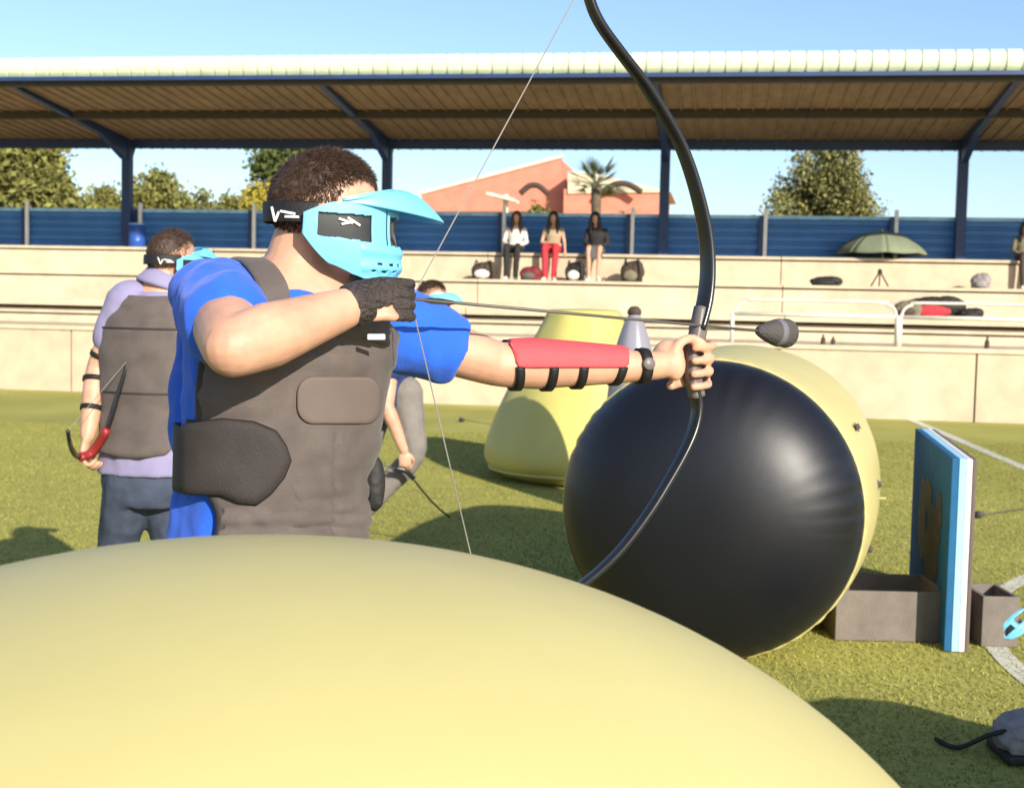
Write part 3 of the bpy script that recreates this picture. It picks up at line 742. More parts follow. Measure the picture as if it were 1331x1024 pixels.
def shoe(parent, ank, toe, mt='shoe_white', k=1.):
    d = (toe-ank); d.z = 0; d = d.normalized(); sd_ = d.cross(ZZ); m = M(); g0 = V((ank.x, ank.y, ank.z-.085*k))
    m.ell(g0+d*.02*k+ZZ*.045*k, d*.075*k, sd_*.042*k, ZZ*.044*k); m.ell(g0+d*.12*k+ZZ*.030*k, d*.075*k, sd_*.045*k, ZZ*.029*k); m.ell(g0+ZZ*.08*k, d*.045*k, sd_*.042*k, ZZ*.05*k)
    m.box(g0+d*.065*k+ZZ*.012*k, (.24*k, .075*k, .024*k), (d, sd_, ZZ))
    put('shoe', remesh(m, .009*k, 4), mt, parent, smooth=True)

# ------------------------------------------------------------------ the archer
D0 = 2.30
def A_(x, y, dz=0.): return px(x, y, D0+dz)
ar = thing('person', gpt((375-PW/2)/FPX*D0, D0), 'archer in royal blue shirt, grey chest guard and light blue mask drawing a bow', 'person', 'players on the field')
ca, sa_ = math.cos(math.radians(35)), math.sin(math.radians(35))
LEFT = RH*ca+FH*sa_; FRONT = RH*sa_-FH*ca
rows = [(A_(350, 850), .142, .100), (A_(348, 800), .158, .112), (A_(347, 740), .154, .110), (A_(348, 690), .147, .106), (A_(353, 640), .146, .106), (A_(361, 560), .154, .116), (A_(369, 480), .164, .122), (A_(377, 430), .170, .118),
        (A_(384, 400), .168, .100), (A_(388, 378), .146, .084), (A_(387, 360), .102, .070), (A_(386, 345), .068, .060), (A_(388, 335), .056, .054)]
T = Torso(rows, LEFT, FRONT)
HC = A_(424, 272, -.005); HF = (RH*.97+FH*.24).normalized(); HL = ZZ.cross(HF).normalized(); HU = HF.cross(HL).normalized()
HF = (HF-HU*.03).normalized(); HU = HF.cross(HL).normalized()
rsh, rel, rwr = A_(288, 398, -.09), A_(303, 452, -.33), A_(460, 397, -.175)
lsh, lel, lwr = A_(510, 428, .10), A_(648, 474, .165), A_(838, 476, .255)
body = M(); T.loft(body, 0)
head_shapes(body, HC, HF, HL, HU, 1.0)
body.tube([A_(384, 372, .01), A_(390, 340, .005), A_(404, 295, 0)], [.068, .060, .057], 18, sub=4)
body.tube([A_(372, 375, .03), A_(380, 330, .03)], [.06, .045], 14)             # trapezius
body.tube([rsh, rsh.lerp(rel, .5), rel], [.060, .056, .046], 18, sub=4, ball=True)
body.tube([rel, rel.lerp(rwr, .28), rel.lerp(rwr, .65), rwr], [.046, .0515, .041, .030], 18, sub=4, ball=True)
body.tube([lsh, lsh.lerp(lel, .5), lel], [.058, .050, .042], 18, sub=4, ball=True)
body.tube([lel, lel.lerp(lwr, .25), lel.lerp(lwr, .7), lwr, A_(858, 474, .268)], [.042, .0465, .037, .0285, .029], 18, sub=4, ball=True)
# bow hand
body.ell(A_(868, 466, .287), RT*.034, UP*.039, FW*.024); body.ell(A_(877, 474, .272), RT*.022, UP*.034, FW*.021)
for i in range(4):
    y = 447+17*i; w = .010
    finger(body, [A_(872, y+3, .305), A_(893, y-2, .352), A_(917, y-1, .350), A_(926-2*i, y+2, .322), A_(916-2*i, y+4, .297), A_(904-1*i, y+5, .291)], .0108-.0008*(i == 3))
finger(body, [A_(868, 478, .268), A_(876, 458, .268), A_(886, 444, .275), A_(900, 440, .288), A_(912, 446, .292)], .0112)
# drawing hand: hooked fingers and thumb
for i in range(4):
    y = 368+14*i
    finger(body, [A_(500, y, -.150), A_(527, y+1, -.142), A_(533, y+2, -.122), A_(520, y+3, -.106), A_(508, y+4, -.106)], .0088)
finger(body, [A_(468, 404, -.168), A_(482, 411, -.172), A_(498, 410, -.168), A_(512, 412, -.160)], .0108)
body.ell(A_(484, 392, -.158), RT*.036, UP*.032, FW*.018)
hipR, hipL = T.c[4]-LEFT*.09, T.c[4]+LEFT*.09
feetR = gpt(-.50, 2.24); feetL = gpt(-.22, 2.58)
pants = M()
for hip, ft, kx in ((hipR, feetR, -.02), (hipL, feetL, .02)):
    ank = ft+ZZ*.09; kn = (hip+ank)/2+FRONT*.05
    legs(body, pants, hip, kn, ank, ft)
bo = put('body', remesh(body, .0042, 5), 'skin', ar, smooth=True)
T.loft(pants, .000, 0, 18); put('trousers', remesh(pants, .010, 4, fold_fn(.004)), 'jeans', ar, smooth=True)
for ft, d_ in ((feetR, LEFT), (feetL, LEFT)): shoe(ar, ft+ZZ*.085, ft+ZZ*.085+d_*.2)
head_features(bo, HC, HF, HL, HU)
short_hair(ar, HC, HF, HL, HU, 1.0, 'hair_brown', 30000, .0085)
mk = face_mask(ar, HC, HF, HL, HU, 1.0)
# shirt
sh = M(); T.loft(sh, .010, 6, 70)
col_r = [(86, 270), (86, 245), (84, 215), (80, 190), (76, 165), (73, 140), (70, 118), (67, 100), (65, 90)]
for mir in (0, 1):
    for q, (off_, rd) in enumerate(((.006, .016), (.006, .017))):
        sh.tube([T.pt(j-q*4, math.radians(d_ if not mir else 540-d_), off_) for j, d_ in col_r], rd, 10, sub=4, ball=True)
sh.tube([rsh-LEFT*-.03, rsh, rsh.lerp(rel, .40)], [.070, .079, .073], 20, sub=4, ball=True)
sh.tube([lsh-LEFT*.05, lsh, lsh.lerp(lel, .35), lsh.lerp(lel, .60)], [.075, .078, .070, .062], 20, sub=4, ball=False)
sh.ell(A_(275, 380, -.07), LEFT*.07, FRONT*.06, ZZ*.055)
# loose cloth at the back below the drawing arm
sh.tube([A_(268, 430, .03), A_(258, 520, .02), A_(258, 600, .01)], [.045, .05, .045], 16, sub=4, ball=True)
# shirt tail below the guard
sh.tube([A_(272, 610, -.02), A_(264, 660, -.03), A_(260, 730, -.03)], [.040, .052, .060], 16, sub=3, ball=True)
put('shirt', remesh(sh, .0055, 5, fold_fn(.0075, 15, 9)), 'shirt_blue', ar, smooth=True)
# neckband
# chest guard
n_ = 144; j0, j1 = 16, len(T.c)-10
prof = {}
def voff(j, th_):
    p = T.pt(j, th_, .03); x, y, _ = proj(p); o = .024
    o += .0045*math.sin((y-600)/9.0*math.pi)*(1 if y > 640 else 0)*(1 if x < 470 else .6)
    o += .006*noise.noise(V((x*.012, y*.03, 1)))+.0055*(1-2.4*abs(noise.noise(V((x*.013+y*.01, y*.045-x*.012, 5)))))
    dm = 1.
    if 370 < x < 510 and 478 < y < 565: dm = .15
    if x < 385 and 535 < y < 665: dm = .2
    o = .024+(o-.024)*dm
    if abs(x-436) < 4 and y > 560: o -= .004
    if 548 < y < 600 and abs(x-(450-(y-575)*1.2)) < 6: o += .003
    return o
VG = T.grid(voff, j0, j1, n_)
def lat(p, j): return (p-T.c[j]).dot(LEFT)
def ranged(t_, rng_fn, j0_, j1_, off, n=70, jump=1):
    """sheet grid whose columns run exactly between two angles (degrees) on every row"""
    G = []
    for j in range(j0_, j1_, jump):
        r_ = rng_fn(j)
        if r_ is None: continue
        G.append([t_.pt(j, math.radians(d_), off(j, math.radians(d_))) for d_ in np.linspace(r_[0], r_[1], n)])
    return G
def lat_lim(t_, j, w, off=.026): return math.degrees(math.acos(min(1, (w/(t_.a[j]+off)))**(1/.88))) if t_.a[j]+off > w else 0.
def front_rng(j):
    y = proj(T.c[j])[1]; lo, hi = 14, (157 if y < 600 else max(136, 157-(y-600)*.42))
    if y < 412: return None
    if y < 470:
        k_ = min(1, (470-y)/50)**2; q = lat_lim(T, j, .118); lo = lo+(max(lo, q)-lo)*k_; hi = hi+(min(hi, 180-q)-hi)*k_
    return lo, hi
FG = ranged(T, front_rng, j0, j1, voff, 110)
vf = put('chest_guard', sheet(FG, thick=.012, offset=0), 'vest_grey', ar, smooth=True)
edge = [r[0] for r in FG]+FG[-1][1:-1]+[r[-1] for r in FG[::-1]]
for _ in range(4): edge = [edge[0]]+[(edge[q-1]+edge[q]*2+edge[q+1])/4 for q in range(1, len(edge)-1)]+[edge[-1]]
put('edge_binding', M().tube(edge, .0085, 8), 'vest_dark', vf, smooth=True)
def back_rng(j):
    y = proj(T.c[j])[1]
    if y < 405: return None
    q = lat_lim(T, j, .118) if y < 440 else 48
    return 180+q, 360-q
put('back_guard', sheet(ranged(T, back_rng, j0, j1, voff, 70), thick=.012, offset=0), 'vest_grey', ar, smooth=True)
for sgn in (-1, 1):
    L0 = .094*sgn; fp, bp_ = [], []
    for j in range(j0+38, len(T.c)-1):
        for lst, sg in ((fp, 1), (bp_, -1)):
            A, B = T.a[j]+.034, T.b[j]+.032
            if abs(L0)/A >= 1: continue
            cs = (abs(L0)/A)**(1/.88); sn = math.sqrt(1-cs*cs)**.88
            lst.append(T.c[j]+LEFT*L0+FRONT*(B*sn*sg))
    path = fp+bp_[::-1]; path = path[::3]+[path[-1]]
    for _ in range(3): path = [path[0]]+[(path[q-1]+path[q]*2+path[q+1])/4 for q in range(1, len(path)-1)]+[path[-1]]
    put('shoulder_strap', M().band(path, LEFT, .027, .006, sub=3), 'vest_grey', vf, smooth=True)
VB = T.grid(.020, j0, j1, n_)
def vkeep_belt(j, i):
    d_ = 360*(i+.5)/n_; y = proj(VB[j][i])[1]; return (d_ > 140 or d_ < 20) and 556 < y < 642
put('side_belt', sheet(VB, vkeep_belt, closed=True, thick=.010, offset=0), 'vest_dark', vf, smooth=True)
def in_poly(x, y, P):
    c = False
    for i in range(len(P)):
        (x1, y1), (x2, y2) = P[i], P[i-1]
        if (y1 > y) != (y2 > y) and x < (x2-x1)*(y-y1)/(y2-y1)+x1: c = not c
    return c
def surf_patch(name, poly, off, mt, thick, parent=None, round_=False):
    """patch lying on the guard: outline given on the torso surface"""
    P = []
    for q in range(len(poly)):
        (xa, ya), (xb, yb) = poly[q], poly[(q+1) % len(poly)]; nn = max(1, int(math.hypot(xb-xa, yb-ya)/7))
        P += [(xa+(xb-xa)*e/nn, ya+(yb-ya)*e/nn) for e in range(nn)]
    mx_, my_ = sum(p[0] for p in P)/len(P), sum(p[1] for p in P)/len(P)
    ctr = T.c[30]; G = []
    for sc_ in (1., .97, .85, .65, .45, .25, .08):
        row = []
        for x, y in P:
            x, y = mx_+(x-mx_)*sc_, my_+(y-my_)*sc_
            d_ = (px(x, y, 1.)-CAM).normalized(); hit, nr_, _, _ = BV.ray_cast(CAM, d_)
            if hit is None: hit, nr_, _, _ = BV.find_nearest(px(x, y, D0-.05))
            if nr_.dot(d_) > 0: nr_ = -nr_
            row.append(hit+nr_*(off*(1 if sc_ < .98 else .4)))
        G.append(row)
    nP = len(P); mm = M(); mm.rings(G, cap=False); mm.f.append(tuple((len(G)-1)*nP+q for q in range(nP)))
    me = bpy.data.meshes.new(name); me.from_pydata(mm.v, [], mm.f); me.update()
    import bmesh
    bm_ = bmesh.new(); bm_.from_mesh(me); bmesh.ops.recalc_face_normals(bm_, faces=bm_.faces[:])
    if sum(1 if f_.normal.dot(f_.calc_center_median()-CAM) > 0 else -1 for f_ in bm_.faces) > 0: bmesh.ops.reverse_faces(bm_, faces=bm_.faces[:])
    bm_.to_mesh(me); bm_.free()
    return put(name, bake(me, [('SOLIDIFY', dict(thickness=thick, offset=1))]), mt, parent or vf, smooth=True)
from mathutils.bvhtree import BVHTree
_vf = []
for jj in range(len(VG)-1):
    for ii in range(n_): _vf.append((jj*n_+ii, jj*n_+(ii+1) % n_, (jj+1)*n_+(ii+1) % n_, (jj+1)*n_+ii))
BV = BVHTree.FromPolygons([p for r in T.grid(.031, j0, j1, n_) for p in r], _vf)
rr_ = [(x+20*math.cos(a), y+22*math.sin(a)) for x, y, q in ((474, 528, 0), (406, 528, 1), (406, 512, 2), (474, 512, 3)) for a in np.linspace(q*math.pi/2, (q+1)*math.pi/2, 7)]
surf_patch('name_patch', rr_, .0030, 'vest_patch', .0015)
surf_patch('side_flap', [(242, 554), (290, 547), (330, 551), (356, 562), (368, 580), (374, 598), (366, 618), (350, 638), (332, 652), (312, 650), (290, 640), (242, 638)], .007, 'vest_dark', .006)
put('label_tab', M().box(A_(489, 438, -.13), (.030, .004, .010), (RT, FW, UP)), 'white_print', vf, bevel=.002)
put('pouch', remesh(M().ell(A_(487, 628, .03), RT*.020, FW*.022, UP*.052).box(A_(487, 640, .03), (.030, .03, .05), (RT, FW, UP)), .006, 3), 'bag_black', vf, smooth=True)
# glove
gl = M(); gl.ell(A_(482, 388, -.158), RT*.040+UP*.004, UP*.035, FW*.023); gl.tube([A_(451, 399, -.181), A_(462, 396, -.172), A_(476, 392, -.162)], [.0350, .036, .037], 18)
gl.ell(A_(498, 386, -.150), RT*.020, UP*.033, FW*.016)
for i in range(4):
    y = 368+14*i; gl.tube([A_(492, y-1, -.153), A_(510, y, -.151), A_(528, y+1, -.143), A_(534, y+2, -.126)], [.0098, .0098, .0094, .0090], 10, sub=3, ball=True)
put('glove', remesh(gl, .0026, 3, fold_fn(.0012, 60, 60)), 'glove', ar, smooth=True)
# arm guard on the bow forearm
ga, gb = A_(657, 474, .17), A_(812, 475, .243)
ad = (gb-ga).normalized(); gu = (UP-ad*UP.dot(ad)).normalized(); gf = ad.cross(gu); gf = gf if gf.dot(FW) < 0 else -gf
def arm_r(t): return float(np.interp(t, [0, .2, .6, 1], [.043, .0465, .040, .0325]))
rows_ = []
for t in np.linspace(0, 1, 40):
    row = []; half = math.sin(min(1, min(t, 1-t)/.06)*math.pi/2)**.5
    for q in np.linspace(-1, 1, 21):
        a = math.radians(52+q*(58*half+2)); row.append(ga.lerp(gb, t)+(gf*math.cos(a)+gu*math.sin(a))*(arm_r(t)+.004+.003*math.cos(q*1.5)))
    rows_.append(row)
gp = put('arm_guard', sheet(rows_, thick=.013, offset=-1 if False else 1, sub=0), 'red_pad', ar, smooth=True)
for x in (662, 709, 748, 806):
    t = (x-657)/(812-657); c0 = ga.lerp(gb, t); tl = ad*(.006 if x in (662,) else -.007 if x == 806 else 0)
    R = []
    for a in np.linspace(math.radians(106), math.radians(354), 33):
        o = gf*math.cos(a)+gu*math.sin(a); sh_ = tl*(1-math.sin(a))*1.0
        R.append([c0+sh_+o*(arm_r(t)+.0035)-ad*.0085, c0+sh_+o*(arm_r(t)+.0035)+ad*.0085])
    put('strap', sheet(R, thick=.003, offset=1), 'black_strap', gp, smooth=True)
c0 = A_(834, 476, .253); R = []
for a in np.linspace(0, 2*math.pi, 33):
    o = gf*math.cos(a)+gu*math.sin(a); R.append([c0+o*.0315-ad*.010, c0+o*.0325, c0+o*.0315+ad*.010])
wb = put('wrist_watch', sheet(R, thick=.004, offset=1), 'black_strap', ar, smooth=True)
put('watch_face', M().lathe(c0+gf*.034+gu*.004, gf, [(0, .012), (.004, .0125), (.006, .011)], 20), 'riser_grey', wb, smooth=True)

# ------------------------------------------------------------------ the archer's bow and arrow
def bd(x): return -.112+(x-530)/375*.435
def B_(x, y): return A_(x, y, bd(x))
bw = thing('bow', B_(904, 470), 'black recurve bow held at full draw by the archer', 'bow', 'bows')
pn = (B_(905, 400)-B_(530, 400)).cross(ZZ).normalized()
put('riser', M().band([B_(913, 400), B_(907, 432), B_(902, 462), B_(902, 490), B_(906, 516)], pn, [.013, .015, .012, .013, .013], .014, sub=5), 'riser_grey', bw, smooth=True)
up_ = [(906, 428), (916, 392), (920, 350), (917, 302), (905, 248), (888, 197), (868, 158), (838, 110), (806, 68), (781, 33), (768, 5), (762, -24), (764, -40)]
lo_ = [(902, 505), (906, 528), (902, 555), (890, 585), (868, 625), (842, 667), (808, 712), (772, 747), (730, 778), (690, 806), (652, 838), (640, 852)]
put('limb', M().band([B_(*p) for p in up_], pn, list(np.linspace(.021, .010, len(up_))), .0062, sub=4), 'bow_black', bw, smooth=True)
put('limb', M().band([B_(*p) for p in lo_], pn, list(np.linspace(.015, .008, len(lo_))), .0055, sub=4), 'bow_black', bw, smooth=True)
put('string', M().tube([B_(762, -30), B_(534, 390), B_(642, 848)], .0013, 6), 'string', bw)
aw = thing('arrow', B_(534, 388), 'dark arrow with fat grey foam tip nocked on the drawn bow', 'arrow', 'foam tipped arrows')
p0, p1 = B_(531, 388), B_(986, 430); dv = (p1-p0).normalized()
put('shaft', M().tube([p0, p1], .0029, 8), 'wood_shaft', aw, smooth=True)
put('foam_tip', M().lathe(p1, dv, [(-.004, .004), (0, .010), (.012, .0155), (.035, .0235), (.062, .0290), (.085, .0310), (.093, .029), (.096, .022), (.097, .002)], 28), 'foam', aw, smooth=True)
put('tip_band', M().lathe(p1, dv, [(.048, .0262), (.048, .0272), (.062, .0302), (.062, .0290)], 28), 'foam_band', aw, smooth=True)
for a in (0, 2.09, 4.19):
    u_ = dv.orthogonal().normalized(); o = u_*math.cos(a)+dv.cross(u_)*math.sin(a)
    put('fletching', M().rings([[p0+dv*.03+o*.003, p0+dv*.045+o*.006, p0+dv*.085+o*.005, p0+dv*.095+o*.003], [p0+dv*.03+o*.003+o.cross(dv)*.001, p0+dv*.045+o*.006+o.cross(dv)*.001, p0+dv*.085+o*.005+o.cross(dv)*.001, p0+dv*.095+o*.003+o.cross(dv)*.001]]), 'bag_black', aw)
# ------------------------------------------------------------------ the other two players
def std_rows(pel, neck, k=1., tw=1.):
    ax_ = (neck-pel); L_ = ax_.length; ax_ = ax_/L_
    tab = [(-.10, .135, .10), (-.03, .165, .118), (.08, .160, .112), (.17, .148, .105), (.28, .158, .115), (.38, .172, .122), (.44, .172, .112), (.49, .155, .092), (.525, .11, .075), (.55, .07, .062), (.575, .055, .054)]
    return [(pel+ax_*(h/.575*L_), a*k*tw, b*k) for h, a, b in tab]
def player(label, base, pel, neck, head, left, front, hf, arms, legsJ, shirt, trou, hairm='hair_brown', vest=True, sleeve=.55, hands=None, shoes='shoe_white', voxel=.008, group='players on the field', mask=True):
    t = thing('person', base, label, 'person', group)
    T_ = Torso(std_rows(pel, neck), left, front); b = M(); T_.loft(b, 0)
    hl = ZZ.cross(hf).normalized(); hu = hf.cross(hl).normalized()
    head_shapes(b, head, hf, hl, hu, 1.)
    b.tube([neck-ZZ*.03, head-hu*.05-hf*.02], [.062, .056], 14)
    s_ = M(); T_.loft(s_, .022, 10, len(T_.c)-14)
    for (shd, elb, wri, hd_d, pn_, th_) in arms:
        b.tube([shd, shd.lerp(elb, .5), elb], [.054, .048, .041], 14, sub=3, ball=True)
        b.tube([elb, elb.lerp(wri, .28), elb.lerp(wri, .7), wri], [.041, .044, .036, .028], 14, sub=3, ball=True)
        hand(b, wri, hd_d, pn_, th_, 1., 1.15)
        s_.tube([shd.lerp(neck, .25), shd, shd.lerp(elb, sleeve)], [.060, .070, .066], 16, sub=3, ball=True)
    p_ = M()
    for hip, kn, ank, toe in legsJ:
        legs(b, p_, hip, kn, ank, toe); shoe(t, ank, toe, shoes)
    T_.loft(p_, .006, 0, 16)
    bo_ = put('body', remesh(b, voxel*.75, 4), 'skin', t, smooth=True); head_features(bo_, head, hf, hl, hu)
    put('shirt', remesh(s_, voxel, 4, fold_fn(.005, 12, 8)), shirt, t, smooth=True)
    put('trousers', remesh(p_, voxel, 4, fold_fn(.005, 14, 8)), trou, t, smooth=True)
    short_hair(t, head, hf, hl, hu, 1., hairm, 9000, .010)
    if mask: face_mask(t, head, hf, hl, hu, 1.)
    if vest:
        off = lambda j, th: .034+.002*math.sin(j*.9)+.005*noise.noise(V((th*2.2, j*.16, 3)))
        top = len(T_.c)-28
        def gr(base):
            def f_(j):
                yy = (j-14)/top; h = 60
                if yy > .93: return None
                if yy < .16: h = 60*math.sin(math.acos(1-yy/.16))**.7*.75+15 if yy > 0 else 12
                if yy > .72: h = min(h, 90-lat_lim(T_, j, .128, .034))
                return base-h, base+h
            return f_
        g_ = put('back_guard', sheet(ranged(T_, gr(270), 14, len(T_.c)-14, off, 50), thick=.014, offset=0), 'vest_grey', t, smooth=True)
        put('chest_guard', sheet(ranged(T_, gr(90), 14, len(T_.c)-14, off, 50), thick=.014, offset=0), 'vest_grey', t, smooth=True)
        for q in (.30, .62):
            j = int(14+(top)*q); pts = [T_.pt(j, math.radians(d_), .0425+.005*noise.noise(V((math.radians(d_)*2.2, j*.16, 3)))) for d_ in range(211, 330, 5)]
            put('seam', M().band(pts, ZZ, .004, .0015), 'vest_dark', g_, smooth=True)
    return t, T_
DL = 4.86
def L(x, y, dz=0.): return px(x, y, DL+dz)
lf = RH*-.93-FH*.37; lf = -(RH*.94-FH*.10).normalized(); frn = (FH*.97+RH*.25).normalized(); lf = ZZ.cross(frn).normalized()
pel = L(192, 612, .02); nk = L(208, 362, .02); hd = L(224, 334, .03); hfw = (RH*.62+FH*.78).normalized()
shl, elb_, wrl = L(163, 392, -.01), L(127, 478, .02), L(114, 566, -.05)
shr = L(250, 388, .08); elr = L(262, 480, .16); wrr = L(270, 555, .32)
gx = lambda x, d: gpt((x-PW/2)/FPX*d, d)
anL, anR = gx(128, 4.70)+ZZ*.085, gx(236, 5.1)+ZZ*.085
pl, TL = player('player in lavender shirt and grey back guard standing behind the archer at left', gx(190, DL), pel, nk, hd, lf, frn, hfw,
    [(shl, elb_, wrl, (L(108, 600, -.07)-wrl), RH, FH), (shr, elr, wrr, V((0, 0, -1))+FH, -RH, FH)],
    [(L(172, 622), L(152, 712, .08), anL, anL+FH*.2-RH*.06), (L(212, 622, .04), L(226, 716, .12), anR, anR+FH*.2+RH*.04)],
    'shirt_lav', 'jeans')
cl_ = M().lathe(nk-ZZ*.035+FH*.005, (hd-nk).normalized()*.6+ZZ*.4, [(0, .092), (.012, .095), (.045, .075), (.062, .066), (.064, .060), (.03, .062)], 28)
put('collar', cl_, 'shirt_lav', pl, smooth=True)
for (sa2, sb2, t_) in ((shl, elb_, .62), (shl, elb_, .82), (elb_, wrl, .18), (elb_, wrl, .60)):
    c0 = sa2.lerp(sb2, t_); d_ = (sb2-sa2).normalized(); u_ = d_.orthogonal().normalized(); w_ = d_.cross(u_); r = (.049 if sa2 is shl else .0485 if t_ < .5 else .042)
    if sa2 is shl: r = .0475
    R = [[c0+(u_*math.cos(a)+w_*math.sin(a))*r-d_*.009, c0+(u_*math.cos(a)+w_*math.sin(a))*r+d_*.009] for a in np.linspace(0, 2*math.pi, 25)]
    put('arm_strap', sheet(R, thick=.003), 'black_strap', pl, smooth=True)
def simple_bow(label, pts, riser_px, place, wv, rm, sag):
    P = [place(*p) for p in pts]; t = thing('bow', place(*riser_px[1]), label, 'bow', 'bows')
    put('riser', M().band([place(*p) for p in riser_px], wv, [.013, .016, .013], .014, sub=4), rm, t, smooth=True)
    k = len(P)//2
    put('limb', M().band(P[:k], wv, list(np.linspace(.006, .011, k)), .005, sub=4), 'bow_black', t, smooth=True)
    put('limb', M().band(P[k:], wv, list(np.linspace(.011, .006, len(P)-k)), .005, sub=4), 'bow_black', t, smooth=True)
    put('string', M().tube([P[0], P[-1]], .0013, 6), 'string', t)
simple_bow('dark bow with red riser in the hand of the lavender shirted player',
    [(166, 468, -.12), (162, 485, -.125), (153, 515, -.125), (142, 552, -.12), (129, 578, -.09), (103, 594, -.12), (97, 590, -.2), (92, 580, -.3), (90, 572, -.38), (88, 560, -.45)],
    [(139, 558, -.13), (120, 588, -.075), (104, 594, -.12)], L, (FH*.9+RH*.35).normalized(), 'bow_red', 0)
# third player, lunging half hidden behind the archer
DC = 8.0
def C(x, y, dz=0.): return px(x, y, DC+dz)
frc = (RH*.93+FH*-.2).normalized(); lfc = ZZ.cross(frc).normalized()
pelc, nkc, hdc = C(498, 528), C(540, 408, .02), C(561, 386, .02)
gc = lambda x, d: gpt((x-PW/2)/FPX*d, d)
a1, a2 = gc(440, 7.9)+ZZ*.085, gc(400, 8.3)+ZZ*.085
player('crouching player with light blue mask mostly hidden behind the archer', gc(480, DC), pelc, nkc, hdc, lfc, frc, (RH*.90-FH*.30-ZZ*.10).normalized(),
    [(C(512, 440, -.18), C(503, 528, -.24), C(525, 585, -.20), C(527, 612, -.2)-C(525, 585, -.20), -RH, RH), (C(520, 440, .2), C(560, 480, .25), C(590, 450, .3), RH, -ZZ, FH)],
    [(C(528, 510, -.06), C(537, 592, -.06), a1, a1+RH*.2), (C(485, 545, .1), C(455, 640, .1), a2, a2+RH*.2)],
    'shirt_navy', 'trouser_grey', vest=False, sleeve=.5)
simple_bow('black bow hanging in the crouching player\'s lowered hand', [(585, 672, .0), (572, 662, -.03), (560, 650, -.08), (548, 636, -.13), (537, 622, -.18), (515, 610, -.22), (500, 604, -.24), (488, 596, -.24), (476, 588, -.22), (465, 578, -.2)],
    [(538, 622, -.18), (527, 612, -.205), (514, 609, -.22)], C, FH, 'bow_black', 0)

# ------------------------------------------------------------------ spectators sitting on the terrace
def spectator(label, x, top_m, bottom_m, hair, skin_arms=True, k=.93, lean=0., shoe_m='shoe_white', skirt=False, arm='lap', Yb=24.42, mt_sleeve=True):
    c = onY(x, 330, Yb).x; z0 = ZT; t = thing('person', (c, Yb-.55, 1.98), label, 'person', 'spectators seated on the terrace')
    fr_ = V((0, -1, 0)); lf_ = V((1, 0, 0)); P_ = lambda dx, dy, dz: V((c+dx*k, Yb-dy*k, z0+dz*k))
    b, s_, p_ = M(), M(), M()
    T_ = Torso([(P_(0, 0, .02), .15*k, .11*k), (P_(0, 0, .10), .16*k, .115*k), (P_(0, .01, .22), .125*k, .09*k), (P_(0, .02, .36), .145*k, .105*k), (P_(0, .02, .46), .15*k, .09*k), (P_(0, .02, .53), .10*k, .065*k), (P_(0, .02, .57), .05*k, .05*k)], lf_, fr_)
    T_.loft(b, 0); T_.loft(s_, .012, 6, len(T_.c)-9); T_.loft(p_, .012, 0, 14)
    h = P_(lean, .05, .72); head_shapes(b, h, fr_, lf_, ZZ, .98*k); b.tube([P_(0, .02, .52), h-ZZ*.06], [.048*k, .046*k], 12)
    for s1 in (-1, 1):
        sh_, el_, wr_ = P_(.17*s1, .01, .47), P_(.23*s1, .06, .22), (P_(.10*s1, .24, .14) if arm == 'lap' else P_(.26*s1, .18, .05) if s1 > 0 else P_(.08, .2, .2))
        b.tube([sh_, el_], [.040*k, .034*k], 10, ball=True); b.tube([el_, wr_], [.034*k, .024*k], 10, ball=True); hand(b, wr_, wr_-el_, -ZZ, V((-s1, 0, 0)), .85*k, .6)
        s_.tube([sh_, sh_.lerp(el_, .95 if mt_sleeve else .35)], [.052*k, .045*k], 12, ball=True)
        if mt_sleeve: s_.tube([el_, el_.lerp(wr_, .8)], [.044*k, .036*k], 12, ball=True)
        hip, kn, an = P_(.08*s1, .06, .07), P_(.11*s1, .46, .10), V((c+.09*s1*k, Yb-.52*k, 2.06))
        kn.z = max(kn.z, ZT+.08)
        legs(b, p_ if not skirt else M(), hip, kn, an, an, .92*k)
        shoe(t, an, an+fr_*.2+lf_*s1*.05, shoe_m, .9*k)
    if skirt:
        p_.rings([[P_(.17*math.cos(a)*q, y_+.12*math.sin(a)*0+.02*math.cos(a)**2, z_+.09*math.sin(a)) for a in np.linspace(0, 2*math.pi, 17)[:-1]] for q, y_, z_ in ((.9, -.02, .08), (1.05, .2, .08), (1.1, .42, .06), (1.05, .50, -.04))])
    bo_ = put('body', remesh(b, .011, 3), 'skin', t, smooth=True); head_features(bo_, h, fr_, lf_, ZZ, .98*k)
    put('top', remesh(s_, .013, 3, fold_fn(.006, 14, 10)), top_m, t, smooth=True)
    put('skirt' if skirt else 'trousers', remesh(p_, .013, 3, fold_fn(.006, 14, 10)), bottom_m, t, smooth=True)
    hm = M(); hm.ell(h+ZZ*.03*k-fr_*.02*k, lf_*.088*k, fr_*.098*k, ZZ*.105*k)
    for s1 in (-1, 1): hm.tube([h+lf_*s1*.062*k+ZZ*.05*k+fr_*.04*k, h+lf_*s1*.082*k-ZZ*.06*k+fr_*.03*k, h+lf_*s1*.090*k-ZZ*.20*k+fr_*.05*k, h+lf_*s1*.082*k-ZZ*.33*k+fr_*.06*k], [.035*k, .042*k, .043*k, .02*k], 10, sub=3, ball=True)
    hm.tube([h+ZZ*.02*k-fr_*.05*k, h-ZZ*.16*k-fr_*.08*k, h-ZZ*.30*k-fr_*.07*k], [.085*k, .085*k, .05*k], 12, sub=3)
    put('hair', remesh(hm, .011, 2, fold_fn(.006, 40, 6)), hair, t, smooth=True)
    return t
spectator('seated spectator in white top and dark trousers, leftmost of the three on the terrace', 670, 'cloth_white', 'cloth_dark', 'hair_brown', lean=.02)
